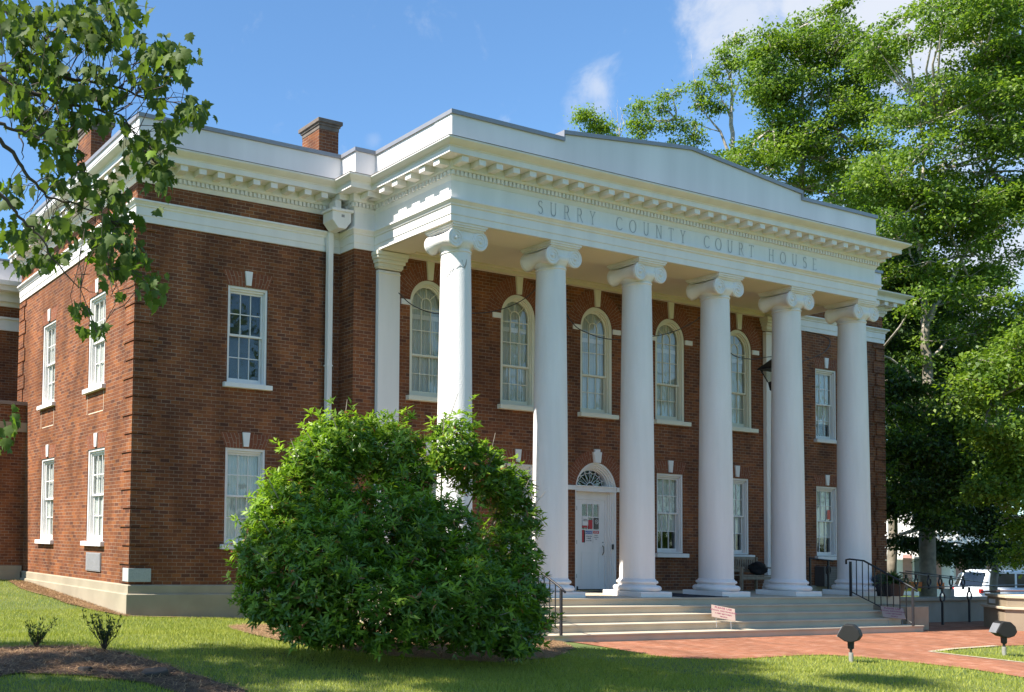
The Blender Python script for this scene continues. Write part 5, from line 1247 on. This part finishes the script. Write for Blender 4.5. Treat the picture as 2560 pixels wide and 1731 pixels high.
# pine needles and straw scraps lying on the beds
def needles(name, poly, n, m, label, hgt_up=.02):
    P = np.array(poly); x = rng.uniform(P[:, 0].min(), P[:, 0].max(), n); y = rng.uniform(P[:, 1].min(), P[:, 1].max(), n); ok = in_poly_np(x, y, poly); x = x[ok]; y = y[ok]; n = len(x)
    a = rng.uniform(0, 2*PI, n); L = rng.uniform(.03, .09, n); c = np.stack([x, y, hgt(x, y)+hgt_up+rng.uniform(.004, .03, n)], 1); d = np.stack([np.cos(a)*L, np.sin(a)*L, rng.normal(0, .012, n)], 1); s = np.stack([-np.sin(a)*.0028, np.cos(a)*.0028, np.zeros(n)], 1)
    V = np.stack([c-d-s, c-d+s, c+d+s, c+d-s], 1).reshape(-1, 3); tag(fastmesh(name, V, np.arange(4*n).reshape(n, 4), m), label, 'pine straw', kind='stuff')
M_NEED = leafmat('straw_needle', (.17, .09, .045), (.46, .29, .15), .8, .1)
needles('pine_straw_needles', BED, 16000, M_NEED, 'brown pine straw scattered over the dark mulch bed')
needles('pine_straw_needles', STRIP, 9000, M_NEED, 'tan pine straw along the sunlit side wall')
needles('pine_straw_needles', RING, 26000, M_NEED, 'tan pine straw round the foot of the laurel bush')
# ================================================================== trees behind and beside the house
def big_tree(name, label, base_uv, d, trunk, limbs, clumps, m_leaf, m_bark, lsize=.17, dens=1.0, depthr=1.0, group='tall trees right of the court house', flat=.75, seed=1, m2=None, f2=.0):
    """trunk and limbs: polylines (u, v, dd, r); clumps: (u, v, ru, rv, dd) with dd added to the depth d"""
    r_ = np.random.default_rng(seed)
    b = at(base_uv[0], base_uv[1], d); t = thing(name, label, 'tree', tuple(b), group=group); o = np.array(t.location)
    m = MB()
    def poly(L):
        pts = [at(q[0], q[1], d+q[2])-o for q in L]; out_ = []; R = []; L = [(q[0], q[1], q[2], q[3]*(.36 if L is trunk else .50)) for q in L]
        for i in range(len(pts)-1):
            for k in range(5):
                s = k/5; out_.append(pts[i]*(1-s)+pts[i+1]*s+r_.normal(0, .02+.02*L[i][3], 3)); R.append(L[i][3]*(1-s)+L[i+1][3]*s)
        out_.append(pts[-1]); R.append(L[-1][3]); m.tube(out_, R, 8)
    q0 = trunk[0]; g0 = at(q0[0], q0[1], d+q0[2]); gp = np.array((g0[0], g0[1], float(hgt(g0[0], g0[1]))-.3))-o; m.tube([gp, (gp+g0-o)/2, g0-o+np.array((0, 0, .4))], [q0[3]*.40, q0[3]*.37, q0[3]*.355], 8); poly(trunk); m.build('trunk', m_bark, t, smooth=True)
    m = MB()
    for L in limbs: poly(L)
    joints = [at(q[0], q[1], d+q[2])-o for L in [trunk[1:]]+limbs for q in L]
    J = np.array(joints)
    Cs = []; tint = []
    for ci, (u, v, ru, rv, dd) in enumerate(clumps):
        c = at(u, v, d+dd)-o; R = np.array((ru/F_PX*d, ru/F_PX*d*depthr, rv/F_PX*d))
        # a twig to the nearest limb joint
        k = np.argmin(((J-c)**2).sum(1)); mid = (J[k]+c)/2+r_.normal(0, .15, 3)
        m.tube([J[k], mid, c], [.045, .032, .014], 5)
        ns = max(5, int(22*ru*rv/3000*dens)); 
        sd = unit(r_.normal(size=(ns, 3))); sc = c+sd*R*(r_.uniform(.15, 1.3, (ns, 1))**.7)
        for q in range(min(6, ns)): m.tube([c, (c+sc[q])/2+r_.normal(0, .06, 3), sc[q]], [.018, .012, .005], 4)
        for s_c in sc:
            rs = r_.uniform(.22, .62); nl = int(104*dens*(rs/.42)**1.6*(.17/lsize)**1.2)
            off = r_.normal(0, .5, (nl, 3))*np.array((rs, rs, rs*flat*.7)); off[:, 2] -= (off[:, 0]**2+off[:, 1]**2)*.10
            Cs.append(s_c+off); tint.append(np.full(nl, r_.random() < f2))
    m.build('branch', M_PALEBARK if 'tall' in name else m_bark, t, smooth=True)
    C = np.concatenate(Cs); n = len(C)
    def mk(C, mt, nm):
        n = len(C);  D = unit(r_.normal(0, .8, (n, 3))+np.array((0, 0, -.35))); Nn = unit(r_.normal(0, .55, (n, 3))+np.array((-.25, -.15, 1.0)))
        L = r_.uniform(.7, 1.3, n)*lsize*.72; V, F = leaves_mesh(C, D, Nn, L, L*.58, .16); fastmesh(nm, V, F, mt, t)
    if m2 is not None:
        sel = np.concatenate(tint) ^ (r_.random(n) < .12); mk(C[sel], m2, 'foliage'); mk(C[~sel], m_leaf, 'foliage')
    else: mk(C, m_leaf, 'foliage')
    return t
def fill(poly, n, ru, rv, dd, seed):
    n = int(n*1.45)
    r_ = np.random.default_rng(seed); P = np.array(poly, float); res = []
    while len(res) < n:
        u = r_.uniform(P[:, 0].min(), P[:, 0].max()); v = r_.uniform(P[:, 1].min(), P[:, 1].max())
        if inside(u, v, P): res.append((u, v, r_.uniform(.7, 1.3)*ru, r_.uniform(.7, 1.3)*rv, r_.uniform(-dd, dd)))
    return res
# sizes below are in pixels of the photo, depths in metres
big_tree('tall_tree', 'small leafy treetop peeping over the stepped parapet, leftmost of all', (1500, 1300), 52, [(1500, 1300, 0, .3), (1500, 700, 0, .2), (1515, 380, 0, .1)],
         [[(1515, 380, 0, .08), (1490, 310, 0, .04), (1460, 290, 0, .02)], [(1515, 380, 0, .07), (1510, 330, 0, .03), (1505, 300, 0, .02)]],
         [(1462, 292, 16, 10, 0), (1490, 308, 18, 12, 0), (1505, 322, 18, 10, 0), (1520, 345, 20, 16, 0)], M_LEAFY, M_PALEBARK, .2, 1.1, seed=11)
big_tree('bare_tree', 'bare pale twigs standing above the stepped parapet', (1550, 1300), 55, [(1550, 1300, 0, .3), (1548, 700, 0, .22), (1549, 370, 0, .12)],
         [[(1549, 370, 0, .07), (1548, 330, 0, .04), (1556, 290, 0, .025), (1565, 262, 0, .012)], [(1549, 360, 0, .06), (1545, 310, 0, .03), (1542, 275, 0, .015), (1544, 250, 0, .008)], [(1548, 350, 0, .05), (1532, 310, 0, .03), (1526, 275, 0, .012)], [(1550, 340, 0, .04), (1560, 310, 0, .03), (1550, 268, 0, .012)], [(1545, 310, 0, .02), (1530, 280, 0, .012), (1520, 262, 0, .006)]],
         [(1549, 400, 10, 10, 0)], M_LEAFY, M_PALEBARK, .15, .4, seed=12, group='pale trees behind the parapet')
big_tree('tall_tree', 'thin yellow-green treetop with pale bare limbs left of the tall trees', (1840, 1300), 46, [(1840, 1300, 0, .5), (1838, 800, 0, .4), (1832, 400, 0, .28), (1828, 290, 0, .22), (1830, 230, 0, .16), (1824, 180, 0, .1)],
         [[(1835, 420, 0, .16), (1800, 330, 0, .10), (1770, 290, 0, .06), (1740, 262, 0, .03)], [(1830, 300, 0, .1), (1805, 250, 0, .05), (1795, 210, 0, .03)], [(1828, 250, 0, .1), (1850, 200, 0, .06), (1845, 140, 0, .03)], [(1824, 200, 0, .08), (1812, 150, 0, .04), (1818, 90, 0, .02)], [(1826, 190, 0, .06), (1836, 130, 0, .03), (1840, 80, 0, .015)], [(1800, 330, 0, .05), (1740, 310, 0, .03), (1690, 300, 0, .02)], [(1740, 262, 0, .02), (1736, 200, 0, .012), (1728, 135, 0, .006)], [(1795, 300, 0, .03), (1805, 272, 0, .015), (1806, 240, 0, .01)]],
         [(1600, 275, 16, 22, 0), (1590, 305, 10, 12, 0), (1612, 330, 30, 14, 0), (1650, 270, 26, 16, 0), (1680, 238, 30, 16, 0), (1700, 300, 30, 30, 0), (1650, 320, 40, 20, 0), (1720, 345, 30, 25, 0), (1755, 240, 22, 20, 0), (1745, 215, 14, 12, 0), (1740, 350, 25, 30, 0), (1790, 180, 18, 12, 0), (1800, 215, 18, 14, 0), (1815, 130, 18, 14, 0), (1820, 160, 22, 12, 0), (1845, 105, 18, 10, 0), (1850, 165, 20, 12, 0), (1780, 390, 40, 30, 0), (1830, 400, 40, 40, 0), (1765, 255, 14, 25, 0), (1790, 268, 10, 14, 0)], M_LEAFY, M_PALEBARK, .19, .75, seed=13, m2=M_LEAF, f2=.3)
big_tree('tall_tree', 'tall tree with grey forked trunk rising behind the right end of the parapet', (2005, 1300), 40, [(2005, 1300, 0, .5), (2004, 900, 0, .42), (2002, 470, 0, .34), (2006, 380, 0, .28), (2010, 330, 0, .24), (2004, 270, 0, .16), (2006, 200, 0, .10)],
         [[(2008, 340, 0, .16), (1985, 300, 0, .10), (1960, 260, 0, .06), (1950, 200, 0, .03)], [(2008, 330, 0, .14), (2025, 290, 0, .10), (2030, 230, 0, .06), (2020, 150, 0, .03)], [(2006, 380, 0, .12), (1970, 350, 0, .07), (1930, 320, 0, .04)], [(2006, 390, 0, .12), (2060, 350, 0, .07), (2095, 330, 0, .05), (2060, 300, 0, .02)], [(2006, 200, 0, .06), (2015, 120, 0, .03), (2020, 60, 0, .012)], [(2070, 250, 0, .06), (2078, 150, 0, .04), (2085, 60, 0, .02), (2090, 5, 0, .01)]],
         fill([(1880, 240), (1870, 140), (1900, 100), (1960, 85), (2000, 60), (2045, 70), (2060, 160), (2050, 260), (1960, 300)], 30, 34, 22, 1.2, 21)+fill([(1880, 300), (1960, 300), (2050, 280), (2150, 330), (2230, 480), (2210, 560), (2080, 500), (1900, 420), (1840, 400)], 26, 50, 28, 1.5, 22)+fill([(2040, 60), (2130, 80), (2200, 130), (2200, 330), (2080, 300)], 22, 42, 24, 1.4, 23)+[(2090, 20, 22, 8, 0), (2110, 8, 20, 8, 0), (2070, 55, 20, 10, 0), (2140, 95, 22, 10, 0), (2065, 95, 20, 10, 0), (1930, 118, 26, 12, 0), (1950, 95, 16, 8, 0), (1905, 130, 24, 12, 0)], M_LEAFY, M_BARK, .19, .72, seed=14, m2=M_LEAF, f2=.5)
big_tree('tall_tree', 'tallest tree, its pale forked trunk standing at the right of the photo', (2318, 1330), 33, [(2318, 1330, 0, .62), (2322, 1200, 0, .52), (2325, 1050, 0, .45), (2318, 930, 0, .40), (2312, 840, 0, .33), (2310, 760, 0, .26), (2300, 700, 0, .20), (2296, 640, 0, .17)],
         [[(2312, 830, 0, .22), (2335, 770, 0, .18), (2375, 710, 0, .14), (2420, 620, 0, .10), (2450, 520, 0, .07), (2470, 430, 0, .04)], [(2296, 650, 0, .15), (2304, 560, 0, .13), (2300, 480, 0, .10), (2310, 400, 0, .07), (2340, 300, 0, .04)], [(2300, 700, 0, .08), (2270, 620, 0, .06), (2240, 540, 0, .035), (2230, 470, 0, .02)], [(2400, 640, 0, .06), (2360, 560, 0, .05), (2355, 480, 0, .03)], [(2304, 560, 0, .07), (2370, 420, 0, .05), (2440, 330, 0, .035), (2480, 200, 0, .02)], [(2450, 150, 1, .10), (2455, 80, 1, .08), (2480, 10, 1, .05), (2500, -60, 1, .03)], [(2460, 120, 1, .06), (2400, 60, 1, .05), (2350, 20, 1, .03)], [(2470, 430, 0, .06), (2450, 280, 0, .08), (2452, 150, 1, .09)], [(2320, 900, 0, .10), (2370, 850, 0, .06), (2440, 830, 0, .03)], [(2322, 1000, 0, .14), (2260, 920, 0, .08), (2200, 880, 0, .05)], [(2325, 1050, 0, .14), (2400, 980, 0, .10), (2470, 950, 0, .06)], [(2325, 1150, 0, .1), (2420, 1180, -1, .05), (2500, 1190, -2, .03), (2560, 1175, -2, .02)], [(2500, 1320, -1, .03), (2540, 1290, -1, .02), (2575, 1300, -1, .015)]],
         fill([(2160, 150), (2250, 60), (2330, 10), (2440, -20), (2600, -40), (2620, 500), (2480, 560), (2300, 520), (2180, 420)], 62, 56, 28, 2.0, 31)+fill([(2170, 420), (2620, 480), (2620, 900), (2400, 860), (2280, 800), (2200, 640)], 40, 56, 30, 1.6, 32)+fill([(2420, -60), (2640, -60), (2640, 420), (2500, 420)], 16, 56, 34, 2.0, 33)+[(2230, 50, 40, 14, 0), (2300, 20, 40, 14, 0), (2190, 110, 34, 16, 0)], M_LEAFY, M_BARK, .18, .66, seed=15, m2=M_LEAF, f2=.55)
big_tree('shade_tree', 'dark leafy tree close against the right corner of the brick wing', (2240, 1440), 35, [(2230, 1460, 2, .45), (2235, 1200, 2, .38), (2225, 1000, 2, .30), (2240, 820, 2, .18)],
         [[(2230, 1050, 2, .15), (2180, 960, 2, .08), (2160, 880, 2, .04)], [(2235, 1150, 2, .15), (2300, 1080, 2, .10), (2380, 1060, 1, .05)], [(2225, 1000, 2, .12), (2280, 900, 2, .08), (2300, 830, 2, .04)], [(2235, 1250, 2, .12), (2330, 1240, 2, .08), (2420, 1270, 2, .04)]],
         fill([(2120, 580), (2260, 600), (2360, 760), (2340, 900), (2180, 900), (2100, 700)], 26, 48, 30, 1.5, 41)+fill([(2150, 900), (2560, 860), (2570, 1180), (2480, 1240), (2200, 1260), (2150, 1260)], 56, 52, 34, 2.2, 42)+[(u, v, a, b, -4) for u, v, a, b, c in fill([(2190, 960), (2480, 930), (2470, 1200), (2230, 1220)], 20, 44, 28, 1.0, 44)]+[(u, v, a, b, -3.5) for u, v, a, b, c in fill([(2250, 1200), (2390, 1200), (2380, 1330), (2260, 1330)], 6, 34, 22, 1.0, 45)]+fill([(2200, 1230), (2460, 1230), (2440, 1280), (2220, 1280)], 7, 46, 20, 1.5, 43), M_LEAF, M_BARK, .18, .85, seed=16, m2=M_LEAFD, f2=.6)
big_tree('shade_tree', 'bright green tree whose low boughs hang over the parked cars', (2640, 1440), 27, [(2680, 1500, 0, .4), (2670, 1200, 0, .35), (2650, 900, 0, .25)],
         [[(2670, 1250, 0, .14), (2600, 1180, 0, .09), (2530, 1200, 0, .05), (2470, 1240, 0, .02)], [(2665, 1150, 0, .14), (2580, 1040, 0, .08), (2480, 1000, 0, .04)], [(2670, 1300, 0, .1), (2580, 1290, 0, .05), (2495, 1300, 0, .02)]],
         fill([(2430, 900), (2620, 820), (2640, 1120), (2520, 1150), (2450, 1060)], 22, 46, 24, 1.0, 51)+fill([(2440, 1190), (2620, 1140), (2640, 1270), (2500, 1260), (2450, 1240)], 14, 40, 16, .8, 52)+[(2560, 1330, 40, 30, 0), (2600, 1370, 40, 40, 0), (2540, 1390, 30, 18, 1)], M_LEAF, M_BARK, .17, .8, seed=17, m2=M_LEAFY, f2=.45)
big_tree('shade_tree', 'low dark boughs hanging in front of the white house', (2490, 1470), 34, [(2490, 1500, 3, .35), (2480, 1380, 3, .3), (2460, 1250, 3, .2)],
         [[(2478, 1330, 3, .10), (2400, 1300, 2, .06), (2310, 1310, 2, .03), (2240, 1340, 2, .015)], [(2478, 1360, 3, .10), (2420, 1370, 2, .05), (2350, 1360, 2, .02)], [(2300, 1350, 2, .02), (2360, 1400, 2, .012), (2405, 1430, 2, .006)]],
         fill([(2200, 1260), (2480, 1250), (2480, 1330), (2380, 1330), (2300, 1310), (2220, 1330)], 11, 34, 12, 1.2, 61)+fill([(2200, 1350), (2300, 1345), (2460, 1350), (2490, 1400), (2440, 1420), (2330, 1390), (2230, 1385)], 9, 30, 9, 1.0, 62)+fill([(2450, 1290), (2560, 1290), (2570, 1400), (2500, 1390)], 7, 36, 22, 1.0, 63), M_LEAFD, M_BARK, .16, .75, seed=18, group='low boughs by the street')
# a farther belt of trees closes the gaps
big_tree('background_tree', 'farther dark tree seen through the gaps of the tall trees', (2150, 1400), 58, [(2150, 1400, 0, .6), (2160, 900, 0, .4), (2180, 600, 0, .2)], [[(2160, 900, 0, .2), (2300, 700, 0, .1)], [(2160, 900, 0, .2), (2050, 600, 0, .1)]],
         fill([(1960, 420), (2200, 480), (2420, 640), (2560, 900), (2560, 1270), (2200, 1240), (2180, 700)], 46, 70, 42, 2, 71), M_LEAFD, M_BARK, .30, .8, seed=19, m2=M_LEAF, f2=.3, group='farther trees behind the house')

# --- white clapboard house across the street
HX, HY = 67.0, 22.0
Hz = -1.65
hs = thing('white_house', 'white clapboard house with faded red shutters across the street', 'house', (HX, HY, Hz), rz=math.radians(-62)); 
M_CLAP = plain('clapboard_white', (.80, .78, .76), .6, var=.04); M_SHUT = plain('faded_red_shutter', (.48, .27, .25), .7, var=.1); M_RF = plain('pale_shingle_roof', (.50, .50, .52), .8, var=.15, scale=12)
m = MB(); Wd, Dp, Hh = 6.5, 9.0, 3.3
for k in range(int(Hh/.14)): m.prism([(-Dp/2, k*.14), (-Dp/2-.02, k*.14), (-Dp/2, k*.14+.14)], -Wd, Wd, 'x')
m.box(-Wd, Wd, -Dp/2, Dp/2, -.6, Hh); 
m.prism([(-Wd, Hh), (Wd, Hh), (0, Hh+3.0)], -Dp/2, Dp/2, 'y'); m.build('wall', M_CLAP, hs)
m = MB()
for s in (-1, 1): m.prism([(s*(Wd+.5), Hh-.25), (0, Hh+3.02), (0, Hh+3.2), (s*(Wd+.5), Hh-.07)], -Dp/2-.5, Dp/2+.5, 'y')
m.build('roof', M_RF, hs)
for x in (-4.2, -1.6, 1.6, 4.2):
    m = MB(); m.box(x-.45, x+.45, -Dp/2-.06, -Dp/2, .9, 2.6); wn = m.build('window', M_WHITE, hs)
    m = MB(); m.box(x-.38, x+.38, -Dp/2-.07, -Dp/2-.055, .98, 2.52); m.build('pane', plain('far_glass', (.12, .14, .16), .1), wn)
    for s in (-1, 1): m = MB(); m.box(x+s*.50, x+s*.95, -Dp/2-.07, -Dp/2-.0, .88, 2.62); m.build('shutter', M_SHUT, wn)
m = MB(); m.box(-6.6, 6.6, -Dp/2-2.0, -Dp/2-.5, 2.9, 3.05); 
for x in (-6.2, -3.0, 0, 3.0, 6.2): m.box(x-.09, x+.09, -Dp/2-1.95, -Dp/2-1.78, -.3, 2.9)
m.build('veranda', M_CLAP, hs)
# --- street and parked cars
tag(sheet('street', [(28, -2), (36, -8), (60, 0), (95, 12), (95, 24), (60, 12), (42, 6)], plain('asphalt', (.055, .055, .06), .9, var=.2), .015, step=3), kind='structure')
def car(u, v_roof, d, rz, paint, label, suv=True):
    p = at(u, v_roof, d); z = float(hgt(p[0], p[1]))+.02; H = float(p[2])-z; 
    H = max(1.45, min(1.85, H)); L = 4.6
    t = thing('parked_car', label, 'car', (float(p[0]), float(p[1]), float(p[2])-H), rz, 'cars parked along the street')
    side = [(-2.3, .35), (-2.32, .75), (-2.2, .98), (-2.0, 1.02), (1.15, 1.02), (2.15, .90), (2.32, .70), (2.3, .35)]
    m = MB(); m.prism(side, -.88, .88, 'y'); m.build('body', paint, t, bevel=.06)
    cab = [(-2.1, 1.02), (-1.85, H-.08), (-1.6, H), (.25, H), (.5, H-.06), (1.2, 1.02)]
    m = MB(); m.prism(cab, -.76, .76, 'y'); m.build('cabin', paint, t, bevel=.05)
    gl = plain('car_glass', (.015, .02, .03), .08)
    m = MB(); m.prism([(-1.85, 1.08), (-1.68, H-.14), (-.75, H-.14), (-.75, 1.08)], -.772, .772, 'y'); m.prism([(-.65, 1.08), (-.65, H-.14), (.28, H-.14), (.95, 1.08)], -.772, .772, 'y'); m.build('side_window', gl, t)
    m = MB(); m.add([(-2.09, -.66, 1.08), (-2.09, .66, 1.08), (-1.87, .62, H-.12), (-1.87, -.62, H-.12)], [(0, 1, 2, 3)]); m.build('rear_window', gl, t, loc=(-.012, 0, 0))
    for s in (-1, 1):
        m = MB(); m.box(-2.34, -2.22, s*.86-.06, s*.86+.02 if s > 0 else s*.86+.06, .80, .98); m.build('tail_light', plain('tail_light_red', (.55, .02, .02), .25), t)
        m = MB(); m.box(2.18, 2.31, s*.72-.16, s*.72+.12, .66, .84); m.build('headlight', plain('headlight_glass', (.6, .62, .65), .15), t)
        for x in (-1.4, 1.42):
            m = MB()
            n = 24; m.prism([(x+.34*math.cos(2*PI*k/n), .34+.34*math.sin(2*PI*k/n)) for k in range(n)], s*.90-.10, s*.90+.02, 'y'); wh = m.build('wheel', M_BLACK, t)
            m = MB(); m.prism([(x+.2*math.cos(2*PI*k/n), .34+.2*math.sin(2*PI*k/n)) for k in range(n)], s*.905-.02, s*.905+.03, 'y'); m.build('rim', plain('wheel_rim', (.5, .5, .52), .3, metal=.7), wh)
    m = MB(); m.box(-2.36, -2.2, -.8, .8, .36, .56); m.box(2.2, 2.36, -.8, .8, .36, .56); m.build('bumper', M_GREYM, t)
    return t
car(2545, 1427, 45, math.radians(-28), plain('white_car_paint', (.78, .80, .84), .25, var=.02), 'white sport utility car parked by the street at the right edge')
car(2452, 1433, 50, math.radians(45), plain('silver_car_paint', (.26, .29, .33), .25, metal=.2, var=.02), 'silver car with a red tail light parked left of the white one')
# --- orange and yellow items by the street
t = thing('site_barrier', 'orange and yellow barrier on the far side of the ramp', 'barrier', tuple(at(2275, 1462, 33)-np.array((0, 0, .5))), rz=math.radians(-35))
m = MB(); m.box(-.9, 1.0, -.04, .04, .38, .60); m.build('panel', plain('orange_plastic', (.80, .22, .06), .6), t); m = MB(); m.box(-.7, .3, -.05, .05, .28, .39); m.build('stripe', plain('yellow_plastic', (.85, .62, .03), .6), t)
m = MB(); m.box(-1.2, -1.1, -.2, .2, -.3, .4); m.box(1.1, 1.2, -.2, .2, -.3, .4); m.build('foot', M_GREYM, t)

# --- trees across the lawn behind the camera: the windows and the shade see them
r_ = np.random.default_rng(90)
for i, (x, y, h_) in enumerate([(-26, -46, 17), (-8, -50, 20), (10, -47, 22), (25, -50, 26), (40, -47, 25), (56, -50, 22), (75, -46, 17)]):
    t = thing('opposite_tree', 'leafy tree across the lawn behind the viewer', 'tree', (x, y, -1.6), group='trees opposite the court house')
    m = MB(); m.tube([(0, 0, -.5), (.2, 0, h_*.4), (0, .3, h_*.8)], [.4, .3, .12], 8); m.build('trunk', M_BARK, t, smooth=True)
    cs = []
    for k in range(42):
        a = r_.uniform(0, 2*PI); rr = 8.5*math.sqrt(r_.random()); z = r_.uniform(h_*.16, h_); q = 1-.5*abs(z/h_-.5)
        cs.append(np.array((rr*math.cos(a)*q, rr*math.sin(a)*.6*q, z))+r_.normal(0, .55, (190, 3))*np.array((1.3, 1.3, .9)))
    C = np.concatenate(cs); n = len(C); L = r_.uniform(.3, .5, n); V, F = leaves_mesh(C, unit(r_.normal(size=(n, 3))), unit(r_.normal(0, .6, (n, 3))+np.array((0, 0, 1))), L, L*.8, .1); fastmesh('crown', V, F, M_LEAF, t)
